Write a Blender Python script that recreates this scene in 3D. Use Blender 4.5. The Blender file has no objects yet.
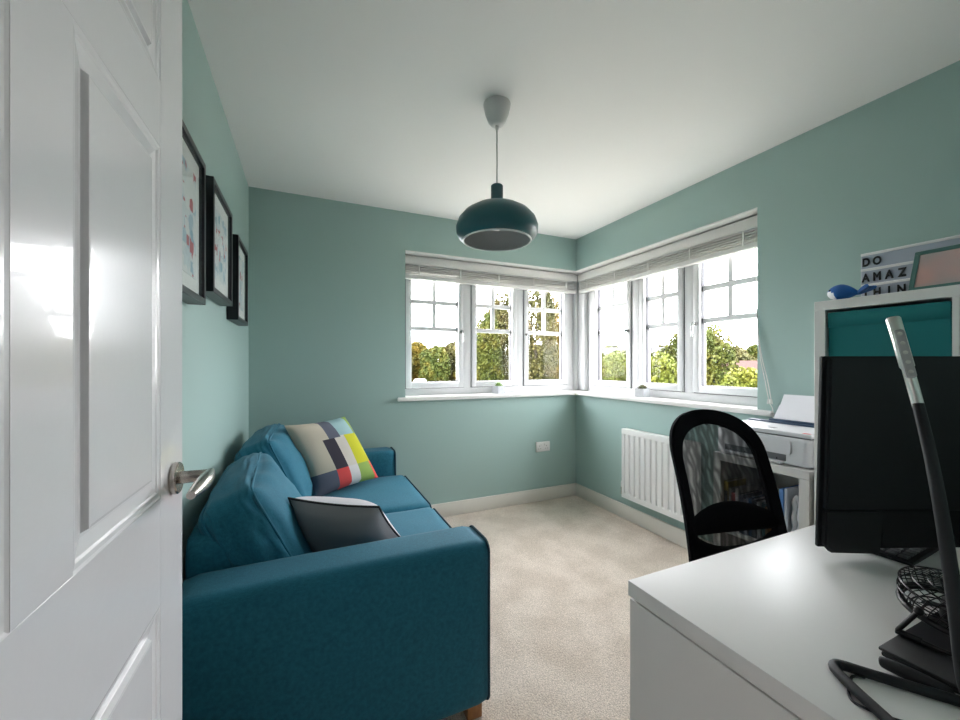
import bpy, bmesh, math, random
from mathutils import Vector, Matrix
random.seed(7)
sc = bpy.context.scene
COL = sc.collection
R = math.radians

# ------------------------------------------------------------------ camera
YAW = R(24.03)
cam_d = bpy.data.cameras.new('camera'); cam = bpy.data.objects.new('camera', cam_d); COL.objects.link(cam)
cam.location = (0, 0, 1.219); cam.rotation_euler = (R(90), 0, -YAW)
cam_d.sensor_width = 36; cam_d.lens = 36 * 388 / 960; cam_d.shift_y = 5 / 960; cam_d.clip_start = .01; cam_d.clip_end = 500
sc.camera = cam

# ------------------------------------------------------------------ sky (bright overcast)
SKY = 10.0
w = bpy.data.worlds.new('overcast_sky'); sc.world = w; w.use_nodes = True
wn, wl = w.node_tree.nodes, w.node_tree.links
bg = wn['Background']
tc = wn.new('ShaderNodeTexCoord'); nz = wn.new('ShaderNodeTexNoise'); nz.inputs['Scale'].default_value = 3.2; nz.inputs['Detail'].default_value = 5
mp = wn.new('ShaderNodeMapping'); mp.inputs['Scale'].default_value = (1, 1, 3.5)
rp = wn.new('ShaderNodeValToRGB')
rp.color_ramp.elements[0].position = .3; rp.color_ramp.elements[0].color = (.88, .865, .91, 1)
rp.color_ramp.elements[1].position = .7; rp.color_ramp.elements[1].color = (1.0, .952, 1.0, 1)
wl.new(tc.outputs['Generated'], mp.inputs[0]); wl.new(mp.outputs[0], nz.inputs[0]); wl.new(nz.outputs[0], rp.inputs[0])
wl.new(rp.outputs[0], bg.inputs[0]); bg.inputs[1].default_value = SKY

# sun behind thin cloud: very soft
sd = bpy.data.lights.new('veiled_sun', 'SUN'); sd.energy = 2.5; sd.angle = R(40); sd.color = (1, .97, .92)
so = bpy.data.objects.new('veiled_sun', sd); COL.objects.link(so); so.rotation_euler = (R(42), R(10), R(-60))

# portals only guide the sky light through the two windows; they emit nothing of their own
def portal(loc, rot, sx, sy):
    d = bpy.data.lights.new('window_portal', 'AREA'); d.shape = 'RECTANGLE'; d.size = sx; d.size_y = sy; d.cycles.is_portal = True
    o = bpy.data.objects.new('window_portal', d); COL.objects.link(o); o.location = loc; o.rotation_euler = rot
portal((1.56, 3.30, 1.52), (R(-90), 0, 0), 1.75, 1.2)
portal((2.64, 2.17, 1.52), (R(-90), 0, R(-90)), 1.75, 1.2)

# unseen fill light added on the landing behind the camera
hd = bpy.data.lights.new('landing_fill', 'AREA'); hd.shape = 'DISK'; hd.size = .5; hd.energy = .4; hd.color = (1, .95, .88)
ho = bpy.data.objects.new('landing_fill', hd); COL.objects.link(ho); ho.location = (.4, -.8, 2.36)

vs = sc.view_settings
vs.view_transform = 'Standard'; vs.look = 'None'; vs.gamma = 1; vs.use_curve_mapping = False; vs.exposure = 1.18

# ------------------------------------------------------------------ materials
MATS = {}
def mat(name, col, rough=.6, metal=0, spec=.5, coat=0, bump=None, var=None, sheen=0, emit=None, alpha=None):
    """bump=(scale,strength,dist) ; var=(scale, colour2, detail)"""
    m = bpy.data.materials.new(name); m.use_nodes = True
    n, l = m.node_tree.nodes, m.node_tree.links
    b = n['Principled BSDF']
    b.inputs['Base Color'].default_value = (*col, 1); b.inputs['Roughness'].default_value = rough
    b.inputs['Metallic'].default_value = metal; b.inputs['Specular IOR Level'].default_value = spec
    b.inputs['Coat Weight'].default_value = coat; b.inputs['Sheen Weight'].default_value = sheen
    tc = n.new('ShaderNodeTexCoord')
    if var:
        t = n.new('ShaderNodeTexNoise'); t.inputs['Scale'].default_value = var[0]; t.inputs['Detail'].default_value = var[2] if len(var) > 2 else 3
        r = n.new('ShaderNodeValToRGB'); r.color_ramp.elements[0].position = .35; r.color_ramp.elements[1].position = .65
        r.color_ramp.elements[0].color = (*col, 1); r.color_ramp.elements[1].color = (*var[1], 1)
        l.new(tc.outputs['Object'], t.inputs['Vector']); l.new(t.outputs[0], r.inputs[0]); l.new(r.outputs[0], b.inputs['Base Color'])
    if bump:
        t = n.new('ShaderNodeTexNoise'); t.inputs['Scale'].default_value = bump[0]; t.inputs['Detail'].default_value = 3
        bp = n.new('ShaderNodeBump'); bp.inputs['Strength'].default_value = bump[1]; bp.inputs['Distance'].default_value = bump[2]
        l.new(tc.outputs['Object'], t.inputs['Vector']); l.new(t.outputs[0], bp.inputs['Height']); l.new(bp.outputs[0], b.inputs['Normal'])
    if emit: b.inputs['Emission Color'].default_value = (*emit[:3], 1); b.inputs['Emission Strength'].default_value = emit[3]
    MATS[name] = m
    return m

def weave(name, c1, c2, scale=900, strength=.25, rough=.85, sheen=.3):
    m = mat(name, c1, rough, sheen=sheen, spec=.25)
    n, l = m.node_tree.nodes, m.node_tree.links; b = n['Principled BSDF']
    tc = n.new('ShaderNodeTexCoord')
    nodes = []
    for sx in ((1, .12, 1), (.12, 1, .12)):
        mp = n.new('ShaderNodeMapping'); mp.inputs['Scale'].default_value = sx
        t = n.new('ShaderNodeTexNoise'); t.inputs['Scale'].default_value = scale; t.inputs['Detail'].default_value = 2
        l.new(tc.outputs['Object'], mp.inputs[0]); l.new(mp.outputs[0], t.inputs['Vector']); nodes.append(t)
    a = n.new('ShaderNodeMath'); a.operation = 'ADD'; l.new(nodes[0].outputs[0], a.inputs[0]); l.new(nodes[1].outputs[0], a.inputs[1])
    h = n.new('ShaderNodeMath'); h.operation = 'MULTIPLY'; h.inputs[1].default_value = .5; l.new(a.outputs[0], h.inputs[0])
    r = n.new('ShaderNodeValToRGB'); r.color_ramp.elements[0].position = .3; r.color_ramp.elements[1].position = .7
    r.color_ramp.elements[0].color = (*c1, 1); r.color_ramp.elements[1].color = (*c2, 1)
    l.new(h.outputs[0], r.inputs[0]); l.new(r.outputs[0], b.inputs['Base Color'])
    bp = n.new('ShaderNodeBump'); bp.inputs['Strength'].default_value = strength; bp.inputs['Distance'].default_value = .001
    l.new(h.outputs[0], bp.inputs['Height']); l.new(bp.outputs[0], b.inputs['Normal'])
    return m

mat('teal_paint', (.345, .480, .452), .46, spec=.5, bump=(260, .12, .0006), var=(1.3, (.35, .485, .457), 2))
mat('ceiling_paint', (.90, .885, .87), .8, spec=.2, bump=(200, .1, .0006))
mat('white_gloss', (.87, .86, .88), .22, coat=.35, bump=(70, .10, .0012))
mat('landing_unlit', (.30, .29, .28), .8)  # grey stands in for an unlit landing, so less light bounces back
mat('trim_white', (.80, .79, .77), .32)
mat('skirting_white', (.72, .69, .63), .4)
mat('upvc', (.66, .665, .675), .3)
mat('gasket', (.05, .05, .06), .6)
mat('chrome', (.50, .50, .50), .16, metal=1)
mat('nickel', (.52, .48, .44), .26, metal=1)
mat('steel_rod', (.55, .55, .55), .3, metal=1)
mat('blind_white', (.74, .73, .71), .45)
mat('cord_white', (.75, .74, .70), .8)
mat('radiator_white', (.80, .80, .79), .3)
mat('brass', (.25, .2, .12), .35, metal=1)
mat('socket_white', (.72, .72, .70), .3)
mat('slot_dark', (.02, .02, .02), .6)
mat('black_frame', (.006, .006, .009), .35)
mat('mount_card', (.78, .79, .77), .8)
weave('sofa_fabric', (.012, .105, .170), (.026, .185, .270), 700, .3, .8, .08)
mat('sofa_piping', (.010, .05, .075), .8)
mat('wood_leg', (.42, .19, .06), .45, var=(30, (.30, .12, .035)))
mat('shade_teal', (.014, .105, .125), .38, coat=.15)
mat('shade_inside', (.50, .51, .51), .6)
mat('shade_rim', (.55, .62, .62), .35)
mat('rose_white', (.62, .62, .61), .45)
mat('cord_grey', (.42, .42, .41), .7)
mat('bulb_glass', (.85, .85, .82), .25)
mat('kallax_white', (.80, .79, .76), .38)
mat('desk_white', (.80, .78, .765), .36)
mat('box_teal', (.0, .165, .175), .75, bump=(400, .3, .001))
mat('black_plastic', (.009, .009, .011), .5, spec=.35)
mat('black_matte', (.010, .010, .012), .62)
mat('key_grey', (.085, .085, .09), .5)
mat('screen_glass', (.005, .005, .006), .08)
mat('dark_metal', (.016, .013, .014), .32, metal=.4)
mat('laptop_black', (.016, .016, .018), .45)
mat('lamp_silver', (.72, .70, .66), .28, metal=1)
mat('led_lens', (.34, .33, .33), .35)
mat('led_bulb', (.55, .54, .50), .25)
mat('chair_fabric', (.006, .006, .008), .9, spec=.15, bump=(800, .3, .001))
mat('printer_white', (.76, .77, .80), .4)
mat('printer_grey', (.17, .175, .19), .45)
mat('printer_navy', (.02, .05, .10), .4)
mat('paper', (.80, .80, .84), .85)
mat('toy_blue', (.01, .12, .42), .5)
mat('toy_white', (.75, .76, .78), .5)
mat('letter_black', (.01, .01, .012), .5)
mat('lightbox_face', (.42, .46, .54), .5)
mat('lightbox_white', (.78, .78, .77), .4)
mat('frame_sage', (.06, .16, .145), .4)
mat('pot_cement', (.52, .53, .55), .8, bump=(150, .3, .002), var=(40, (.46, .47, .50)))
mat('soil', (.05, .035, .02), 1)
mat('succulent', (.13, .26, .05), .5, var=(60, (.24, .36, .09)))
mat('succulent_dark', (.07, .13, .035), .5, var=(60, (.15, .10, .05)))
mat('cushion_grey', (.19, .19, .205), .85, bump=(600, .3, .001))
mat('cushion_white', (.62, .60, .64), .85, bump=(600, .2, .001))
for nm, c in dict(beige=(.50, .45, .36), slate=(.10, .11, .15), sky=(.27, .42, .44), leaf=(.24, .36, .08), coal=(.035, .03, .045),
                  cream=(.58, .54, .48), lime=(.47, .47, .01), red=(.70, .075, .07), pale=(.62, .60, .60)).items():
    mat('patch_' + nm, c, .9, bump=(500, .3, .001))

# carpet: twisted pile with brushed patches
def carpet():
    m = mat('carpet', (.60, .50, .38), .95, spec=.1, sheen=.3)
    n, l = m.node_tree.nodes, m.node_tree.links; b = n['Principled BSDF']
    tc = n.new('ShaderNodeTexCoord')
    t1 = n.new('ShaderNodeTexNoise'); t1.inputs['Scale'].default_value = 6; t1.inputs['Detail'].default_value = 4
    t2 = n.new('ShaderNodeTexNoise'); t2.inputs['Scale'].default_value = 190; t2.inputs['Detail'].default_value = 4
    l.new(tc.outputs['Object'], t1.inputs[0]); l.new(tc.outputs['Object'], t2.inputs[0])
    r1 = n.new('ShaderNodeValToRGB'); r1.color_ramp.elements[0].position = .38; r1.color_ramp.elements[1].position = .62
    r1.color_ramp.elements[0].color = (.68, .58, .485, 1); r1.color_ramp.elements[1].color = (.80, .70, .605, 1)
    r2 = n.new('ShaderNodeValToRGB'); r2.color_ramp.elements[0].position = .3; r2.color_ramp.elements[1].position = .7
    r2.color_ramp.elements[0].color = (.62, .60, .58, 1); r2.color_ramp.elements[1].color = (1.15, 1.15, 1.15, 1)
    mx = n.new('ShaderNodeMix'); mx.data_type = 'RGBA'; mx.blend_type = 'MULTIPLY'; mx.inputs[0].default_value = 1
    l.new(t1.outputs[0], r1.inputs[0]); l.new(t2.outputs[0], r2.inputs[0]); l.new(r1.outputs[0], mx.inputs[6]); l.new(r2.outputs[0], mx.inputs[7])
    l.new(mx.outputs[2], b.inputs['Base Color'])
    bp = n.new('ShaderNodeBump'); bp.inputs['Strength'].default_value = .9; bp.inputs['Distance'].default_value = .006
    l.new(t2.outputs[0], bp.inputs['Height']); l.new(bp.outputs[0], b.inputs['Normal'])
carpet()

# window / picture glass: thin clear pane with a Fresnel reflection
def glass(name, tint, rmax=1.0):
    m = bpy.data.materials.new(name); m.use_nodes = True; n, l = m.node_tree.nodes, m.node_tree.links
    n.remove(n['Principled BSDF'])
    tr = n.new('ShaderNodeBsdfTransparent'); tr.inputs[0].default_value = (*tint, 1)
    gl = n.new('ShaderNodeBsdfGlossy'); gl.inputs['Roughness'].default_value = .02
    ge = n.new('ShaderNodeNewGeometry'); dt = n.new('ShaderNodeVectorMath'); dt.operation = 'DOT_PRODUCT'
    l.new(ge.outputs['Incoming'], dt.inputs[0]); l.new(ge.outputs['Normal'], dt.inputs[1])
    def mth(op, a, b=None):
        q = n.new('ShaderNodeMath'); q.operation = op; l.new(a, q.inputs[0])
        if b is not None: q.inputs[1].default_value = b
        return q.outputs[0]
    x = mth('ABSOLUTE', dt.outputs['Value']); x = mth('MULTIPLY', x, -1); x = mth('ADD', x, 1); x = mth('POWER', x, 5); x = mth('MULTIPLY', x, .3); x = mth('ADD', x, .006)
    mx = n.new('ShaderNodeMixShader'); l.new(x, mx.inputs[0]); l.new(tr.outputs[0], mx.inputs[1]); l.new(gl.outputs[0], mx.inputs[2])
    l.new(mx.outputs[0], n['Material Output'].inputs[0]); MATS[name] = m
glass('window_glass', (.95, .97, .96)); glass('picture_glass', (.97, .98, .98))

# open-weave mesh fabric of the chair: fine dark threads with gaps between them
def mesh_fabric():
    m = bpy.data.materials.new('chair_mesh'); m.use_nodes = True; n, l = m.node_tree.nodes, m.node_tree.links
    b = n['Principled BSDF']; b.inputs['Base Color'].default_value = (.012, .012, .014, 1); b.inputs['Roughness'].default_value = .8
    tr = n.new('ShaderNodeBsdfTransparent'); mx = n.new('ShaderNodeMixShader')
    tc = n.new('ShaderNodeTexCoord')
    wv = []
    for ang in (0.10, -0.06):
        mp = n.new('ShaderNodeMapping'); mp.inputs['Rotation'].default_value = (0, ang, 0)
        t = n.new('ShaderNodeTexWave'); t.wave_type = 'BANDS'; t.bands_direction = 'X'
        t.inputs['Scale'].default_value = 9; t.inputs['Distortion'].default_value = 7; t.inputs['Detail'].default_value = 1; t.inputs['Detail Scale'].default_value = 1.2
        l.new(tc.outputs['Object'], mp.inputs[0]); l.new(mp.outputs[0], t.inputs[0]); wv.append(t)
    a = n.new('ShaderNodeMath'); a.operation = 'MULTIPLY'; l.new(wv[0].outputs['Fac'], a.inputs[0]); l.new(wv[1].outputs['Fac'], a.inputs[1])
    mr = n.new('ShaderNodeMapRange'); mr.inputs['From Min'].default_value = 0; mr.inputs['From Max'].default_value = 1
    mr.inputs['To Min'].default_value = .88; mr.inputs['To Max'].default_value = .68
    l.new(a.outputs[0], mr.inputs[0]); l.new(mr.outputs[0], mx.inputs[0]); l.new(tr.outputs[0], mx.inputs[1]); l.new(b.outputs[0], mx.inputs[2])
    l.new(mx.outputs[0], n['Material Output'].inputs[0]); MATS['chair_mesh'] = m
mesh_fabric()

# printed art (flat print on the pictures): scattered blocks of colour on pale paper
def art(name, seed, pal, scale=9, thr=.48, bgc=(.74, .76, .75)):
    m = mat(name, bgc, .8); n, l = m.node_tree.nodes, m.node_tree.links; b = n['Principled BSDF']
    tc = n.new('ShaderNodeTexCoord'); mp = n.new('ShaderNodeMapping'); mp.inputs['Location'].default_value = (seed * 3.1, seed * 1.7, seed * .9)
    l.new(tc.outputs['Object'], mp.inputs[0])
    v = n.new('ShaderNodeTexVoronoi'); v.distance = 'CHEBYCHEV'; v.inputs['Scale'].default_value = scale * 2.6; l.new(mp.outputs[0], v.inputs[0])
    sp = n.new('ShaderNodeSeparateColor'); l.new(v.outputs['Color'], sp.inputs[0])
    r = n.new('ShaderNodeValToRGB'); r.color_ramp.interpolation = 'CONSTANT'
    e = r.color_ramp.elements; e[0].color = (*pal[0], 1); e[0].position = 0; e[1].color = (*pal[1], 1); e[1].position = 1 / len(pal)
    for k in range(2, len(pal)):
        q = e.new(k / len(pal)); q.color = (*pal[k], 1)
    l.new(sp.outputs[0], r.inputs[0])
    t = n.new('ShaderNodeTexNoise'); t.inputs['Scale'].default_value = scale; l.new(mp.outputs[0], t.inputs[0])
    g = n.new('ShaderNodeMath'); g.operation = 'GREATER_THAN'; g.inputs[1].default_value = thr; l.new(t.outputs[0], g.inputs[0])
    mx = n.new('ShaderNodeMix'); mx.data_type = 'RGBA'; mx.inputs[6].default_value = (*bgc, 1); l.new(g.outputs[0], mx.inputs[0]); l.new(r.outputs[0], mx.inputs[7])
    l.new(mx.outputs[2], b.inputs['Base Color'])
PB = [(.62, .70, .72), (.66, .71, .71), (.45, .58, .65), (.70, .73, .72), (.28, .45, .54), (.60, .69, .72), (.42, .55, .62), (.66, .71, .71), (.50, .12, .14), (.58, .66, .69), (.36, .50, .58), (.66, .70, .71), (.70, .73, .72)]
art('art_one', 1, PB, 10, .44); art('art_two', 2.3, PB, 12, .44); art('art_three', 4.1, PB, 12, .44)
mat('photo_print', (.40, .36, .36), .35, coat=.5, var=(9, (.62, .36, .32), 1))

# ------------------------------------------------------------------ geometry helpers
BASE = {}                                                     # base point (world) that a root's meshes are measured from
def link(name, me, m, parent, world=True):
    o = bpy.data.objects.new(name, me); COL.objects.link(o)
    if m is not None and not me.materials: me.materials.append(MATS[m] if isinstance(m, str) else m)
    if parent is None:
        if world and me.vertices:
            xs = [v.co.x for v in me.vertices]; ys = [v.co.y for v in me.vertices]; zs = [v.co.z for v in me.vertices]
            b = Vector(((min(xs) + max(xs)) / 2, (min(ys) + max(ys)) / 2, min(zs)))
            me.transform(Matrix.Translation(-b)); o.location = b; BASE[o.name] = b
        else: BASE[o.name] = Vector()
    else:
        b = BASE[parent.name]
        if b.length: me.transform(Matrix.Translation(-b))
        o.parent = parent; BASE[o.name] = b
    return o
def tag(o, label=None, cat=None, group=None, kind=None):
    if label: o['label'] = label
    if cat: o['category'] = cat
    if group: o['group'] = group
    if kind: o['kind'] = kind
    return o
def thing(name, base, label=None, cat=None, group=None, kind=None, local=False, rotz=0):
    o = bpy.data.objects.new(name, None); COL.objects.link(o); o.location = base; o.empty_display_size = .1
    o.rotation_euler = (0, 0, rotz)
    BASE[o.name] = Vector() if local else Vector(base)
    return tag(o, label, cat, group, kind)
def finish(bm, name, m, parent, smooth=False, mats=None):
    me = bpy.data.meshes.new(name); bm.normal_update(); bm.to_mesh(me); bm.free()
    if smooth:
        for p in me.polygons: p.use_smooth = True
        if smooth != 'all':
            try: me.set_sharp_from_angle(angle=R(38))
            except Exception: pass
    if mats:
        for q in mats: me.materials.append(MATS[q])
    return link(name, me, m, parent)
def bm_box(bm, x0, x1, y0, y1, z0, z1, bevel=0, seg=1, M=None, mi=0):
    x0, x1 = sorted((x0, x1)); y0, y1 = sorted((y0, y1)); z0, z1 = sorted((z0, z1))
    t = bmesh.new()
    bmesh.ops.create_cube(t, size=1, matrix=Matrix.Translation(((x0 + x1) / 2, (y0 + y1) / 2, (z0 + z1) / 2)) @ Matrix.Diagonal((x1 - x0, y1 - y0, z1 - z0, 1)))
    if bevel: bmesh.ops.bevel(t, geom=t.edges[:], offset=min(bevel, .49 * min(x1 - x0, y1 - y0, z1 - z0)), segments=seg, affect='EDGES', profile=.5)
    if M is not None: t.transform(M)
    merge(bm, t, mi)
def merge(bm, t, mi=0):
    vm = [bm.verts.new(v.co) for v in t.verts]; t.verts.index_update()
    for f in t.faces:
        try: nf = bm.faces.new([vm[v.index] for v in f.verts]); nf.material_index = mi; nf.smooth = f.smooth
        except ValueError: pass
    t.free()
def box(name, x0, x1, y0, y1, z0, z1, m, parent=None, bevel=.002, seg=2, M=None, smooth=True):
    bm = bmesh.new(); bm_box(bm, x0, x1, y0, y1, z0, z1, bevel, seg, M); return finish(bm, name, m, parent, smooth)
def boxes(name, lst, m, parent=None, bevel=0, M=None):
    bm = bmesh.new()
    for b in lst: bm_box(bm, *b, bevel, 2 if bevel else 1, M)
    return finish(bm, name, m, parent, bool(bevel))
def bm_tube(bm, pts, r, n=10, closed=False, caps=True):
    pts = [Vector(p) for p in pts]; N = len(pts)
    rs = r if isinstance(r, (list, tuple)) else [r] * N
    def tan(i):
        a = pts[(i - 1) % N] if (closed or i > 0) else pts[0]; b = pts[(i + 1) % N] if (closed or i < N - 1) else pts[-1]
        d = b - a; return d.normalized() if d.length > 1e-9 else Vector((0, 0, 1))
    t0 = tan(0); up = Vector((0, 0, 1)) if abs(t0.z) < .9 else Vector((1, 0, 0))
    u = t0.cross(up).normalized(); rings = []
    for i in range(N):
        t = tan(i); u = (u - t * u.dot(t)); u = u.normalized() if u.length > 1e-9 else t.orthogonal().normalized()
        v = t.cross(u)
        rings.append([bm.verts.new(pts[i] + (u * math.cos(2 * math.pi * k / n) + v * math.sin(2 * math.pi * k / n)) * rs[i]) for k in range(n)])
    for i in range(N if closed else N - 1):
        a, b = rings[i], rings[(i + 1) % N]
        for k in range(n): bm.faces.new((a[k], a[(k + 1) % n], b[(k + 1) % n], b[k]))
    if caps and not closed: bm.faces.new(rings[0][::-1]); bm.faces.new(rings[-1])
def tube(name, pts, r, m, parent=None, n=10, closed=False, M=None):
    bm = bmesh.new(); bm_tube(bm, pts, r, n, closed)
    bmesh.ops.recalc_face_normals(bm, faces=bm.faces[:])
    if M is not None: bm.transform(M)
    return finish(bm, name, m, parent, True)
def smooth_path(pts, k=6, closed=False):
    P = [Vector(p) for p in pts]; N = len(P); out = []
    rng = range(N if closed else N - 1)
    for i in rng:
        p0 = P[(i - 1) % N] if (closed or i > 0) else P[0]; p1 = P[i]; p2 = P[(i + 1) % N]; p3 = P[(i + 2) % N] if (closed or i < N - 2) else P[-1]
        for j in range(k):
            t = j / k
            out.append(.5 * ((2 * p1) + (-p0 + p2) * t + (2 * p0 - 5 * p1 + 4 * p2 - p3) * t * t + (-p0 + 3 * p1 - 3 * p2 + p3) * t ** 3))
    if not closed: out.append(P[-1])
    return out
def lathe(name, prof, m, parent=None, n=40, at=(0, 0, 0), M=None, mats=None, mi=None):
    bm = bmesh.new(); rings = []
    for r, z in prof:
        if r < 1e-6: rings.append([bm.verts.new((at[0], at[1], at[2] + z))])
        else: rings.append([bm.verts.new((at[0] + r * math.cos(2 * math.pi * k / n), at[1] + r * math.sin(2 * math.pi * k / n), at[2] + z)) for k in range(n)])
    for i in range(len(rings) - 1):
        a, b = rings[i], rings[i + 1]
        for k in range(n):
            q = [a[k % len(a)], a[(k + 1) % n % len(a)], b[(k + 1) % n % len(b)], b[k % len(b)]]
            q = list(dict.fromkeys(q))
            if len(q) > 2: bm.faces.new(q)
    bmesh.ops.recalc_face_normals(bm, faces=bm.faces[:])
    if M is not None: bm.transform(M)
    return finish(bm, name, m, parent, True)
from mathutils import noise as mnoise
def rbox_bm(x0, x1, y0, y1, z0, z1, r, bulge=(0, 0, 0), n=10, wob=0):
    """soft upholstery block: rounded box whose faces swell"""
    bm = bmesh.new(); c = Vector(((x0 + x1) / 2, (y0 + y1) / 2, (z0 + z1) / 2)); h = Vector(((x1 - x0) / 2, (y1 - y0) / 2, (z1 - z0) / 2))
    bmesh.ops.create_cube(bm, size=2)
    bmesh.ops.subdivide_edges(bm, edges=bm.edges[:], cuts=n, use_grid_fill=True)
    for v in bm.verts:
        q = v.co.copy()
        q = Vector([math.copysign(abs(a) ** .75, a) for a in q])
        p = Vector((q.x * h.x, q.y * h.y, q.z * h.z))
        inner = Vector([max(-(h[i] - r), min(h[i] - r, p[i])) for i in range(3)])
        d = p - inner
        if d.length > 1e-9: p = inner + d.normalized() * r
        w = [(1 - q[i] ** 2) for i in range(3)]
        for i in range(3):
            j, k = (i + 1) % 3, (i + 2) % 3
            if abs(q[i]) > .999: p[i] += math.copysign(bulge[i] * w[j] ** .8 * w[k] ** .8, q[i])
        if wob: p = p + Vector((mnoise.noise(q * 2.3 + c * 3), mnoise.noise(q * 2.1 - c * 2), mnoise.noise(q * 2.6 + c * 5))) * wob + p.normalized() * mnoise.noise(Vector((q.x * 7, q.y * 3.2, q.z * 6)) + c) * wob * .6
        v.co = c + p
    return bm
def rbox(name, x0, x1, y0, y1, z0, z1, r, m, parent=None, bulge=(0, 0, 0), n=10, M=None, wob=0):
    bm = rbox_bm(x0, x1, y0, y1, z0, z1, r, bulge, n, wob)
    if M is not None: bm.transform(M)
    return finish(bm, name, m, parent, 'all')
def rrect(a0, a1, b0, b1, r, k=5):
    out = []
    for cx, cy, s in ((a1 - r, b1 - r, 0), (a0 + r, b1 - r, 90), (a0 + r, b0 + r, 180), (a1 - r, b0 + r, 270)):
        for j in range(k + 1):
            t = R(s + 90 * j / k); out.append((cx + r * math.cos(t), cy + r * math.sin(t)))
    return out
def prism(name, outline, h, m, parent=None, M=None, bevel=0):
    """outline in local xy, extruded along z by h"""
    bm = bmesh.new()
    a = [bm.verts.new((x, y, 0)) for x, y in outline]; f = bm.faces.new(a)
    g = bmesh.ops.extrude_face_region(bm, geom=[f]); bmesh.ops.translate(bm, vec=(0, 0, h), verts=[e for e in g['geom'] if isinstance(e, bmesh.types.BMVert)])
    bmesh.ops.recalc_face_normals(bm, faces=bm.faces[:])
    if bevel: bmesh.ops.bevel(bm, geom=[e for e in bm.edges if len(e.link_faces) == 2 and e.calc_face_angle(0) > .9], offset=bevel, segments=2, affect='EDGES')
    if M is not None: bm.transform(M)
    return finish(bm, name, m, parent, True)
T = Matrix.Translation
def RX(a): return Matrix.Rotation(a, 4, 'X')
def RY(a): return Matrix.Rotation(a, 4, 'Y')
def RZ(a): return Matrix.Rotation(a, 4, 'Z')
def copy_tree(o, parent=None):
    c = o.copy(); COL.objects.link(c); BASE[c.name] = BASE[o.name]
    if parent: c.parent = parent
    for ch in [q for q in bpy.data.objects if q.parent == o]: copy_tree(ch, c)
    return c
# desk items stand turned by the same 24 degrees as the monitor: offsets (l, d) in metres along that turned frame -> room x, y
FW = Vector((math.sin(YAW), math.cos(YAW), 0)); RT = Vector((math.cos(YAW), -math.sin(YAW), 0))
def ld(l, d, z): v = RT * l + FW * d; return Vector((v.x, v.y, z))

# ------------------------------------------------------------------ room shell
XL, XR, YB, YF, H = -.353, 2.311, 2.968, .03, 2.4
WT = .30
OX, OY = .692, 1.356            # where each window opening starts
ZS, ZH = .94, 2.107             # under-sill and head of the openings
tag(boxes('floor', [(XL - .3, XR + .3, -1.5, YB + .3, -.12, 0)], 'carpet'), 'beige twist pile carpet covering the whole floor', 'floor', kind='structure')
tag(boxes('ceiling', [(XL - .8, XR + .3, -1.5, YB + .3, H, H + .12)], 'ceiling_paint'), 'plain matt white ceiling', 'ceiling', kind='structure')
tag(boxes('wall_left', [(XL - .15, XL, -.07, YB + .3, 0, H)], 'teal_paint'), 'pale teal wall behind the sofa', 'wall', kind='structure')
tag(boxes('wall_back', [(XL, OX, YB, YB + WT, 0, H), (OX, XR + WT, YB, YB + WT, 0, ZS), (OX, XR + WT, YB, YB + WT, ZH, H)], 'teal_paint'), 'teal back wall with the left half of the corner window', 'wall', kind='structure')
tag(boxes('wall_right', [(XR, XR + WT, YF - .1, OY, 0, H), (XR, XR + WT, OY, YB, 0, ZS), (XR, XR + WT, OY, YB, ZH, H)], 'teal_paint'), 'teal right wall with the radiator and right half of the corner window', 'wall', kind='structure')
tag(boxes('wall_front', [(XL, -.28, YF - .1, YF, 0, H), (.60, XR, YF - .1, YF, 0, H), (-.28, .60, YF - .1, YF, 2.03, H)], 'teal_paint'), 'teal wall around the doorway behind the desk', 'wall', kind='structure')
tag(boxes('wall_landing', [(-1.1, -1.0, -1.5, -.07, 0, H), (-1.0, 1.9, -1.5, -1.4, 0, H), (1.9, 2.0, -1.5, -.07, 0, H), (-1.0, XL - .15, -.07, .03, 0, H)], 'landing_unlit'), 'wall of the landing outside the door, greyed to look unlit', 'wall', kind='structure')
def skirt(name, prof_boxes, label):
    bm = bmesh.new()
    for b in prof_boxes: bm_box(bm, *b, .004, 2)
    tag(finish(bm, name, 'skirting_white', None, True), label, 'skirting', kind='structure')
skirt('baseboard_back', [(XL, XR, YB - .016, YB, 0, .112)], 'cream skirting board along the back wall')
skirt('baseboard_right', [(XR - .016, XR, YF, YB - .016, 0, .112)], 'cream skirting board under the radiator')
skirt('baseboard_left', [(XL, XL + .016, YF, YB - .016, 0, .112)], 'cream skirting board behind the sofa')
# door lining
tag(boxes('trim_door', [(-.28, -.245, YF - .1, YF + .01, 0, 2.03), (.565, .60, YF - .1, YF + .01, 0, 2.03), (-.245, .565, YF - .1, YF + .01, 1.995, 2.03)], 'white_gloss'), 'white gloss door lining around the doorway', 'trim', kind='structure')
# window sill: L-shaped board with a rounded nose
sillroot = thing('trim_sill', (1.5, 2.9, ZS), 'white window sill running round the corner below both windows', 'window sill', kind='structure')
def sillboard(out, M=None):
    bm = bmesh.new(); a = [bm.verts.new((x, y, ZS)) for x, y in out]; f = bm.faces.new(a)
    g = bmesh.ops.extrude_face_region(bm, geom=[f]); bmesh.ops.translate(bm, vec=(0, 0, .03), verts=[e for e in g['geom'] if isinstance(e, bmesh.types.BMVert)])
    bmesh.ops.recalc_face_normals(bm, faces=bm.faces[:]); bmesh.ops.bevel(bm, geom=bm.edges[:], offset=.006, segments=2, affect='EDGES')
    finish(bm, 'sill_board', 'trim_white', sillroot, True)
n_ = .030
sillboard([(.628, YB - n_), (XR - n_ - .001, YB - n_), (XR + .24 - .001, YB + .24), (OX + .002, YB + .24), (OX + .002, YB - .001), (.628, YB - .001)])
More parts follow.
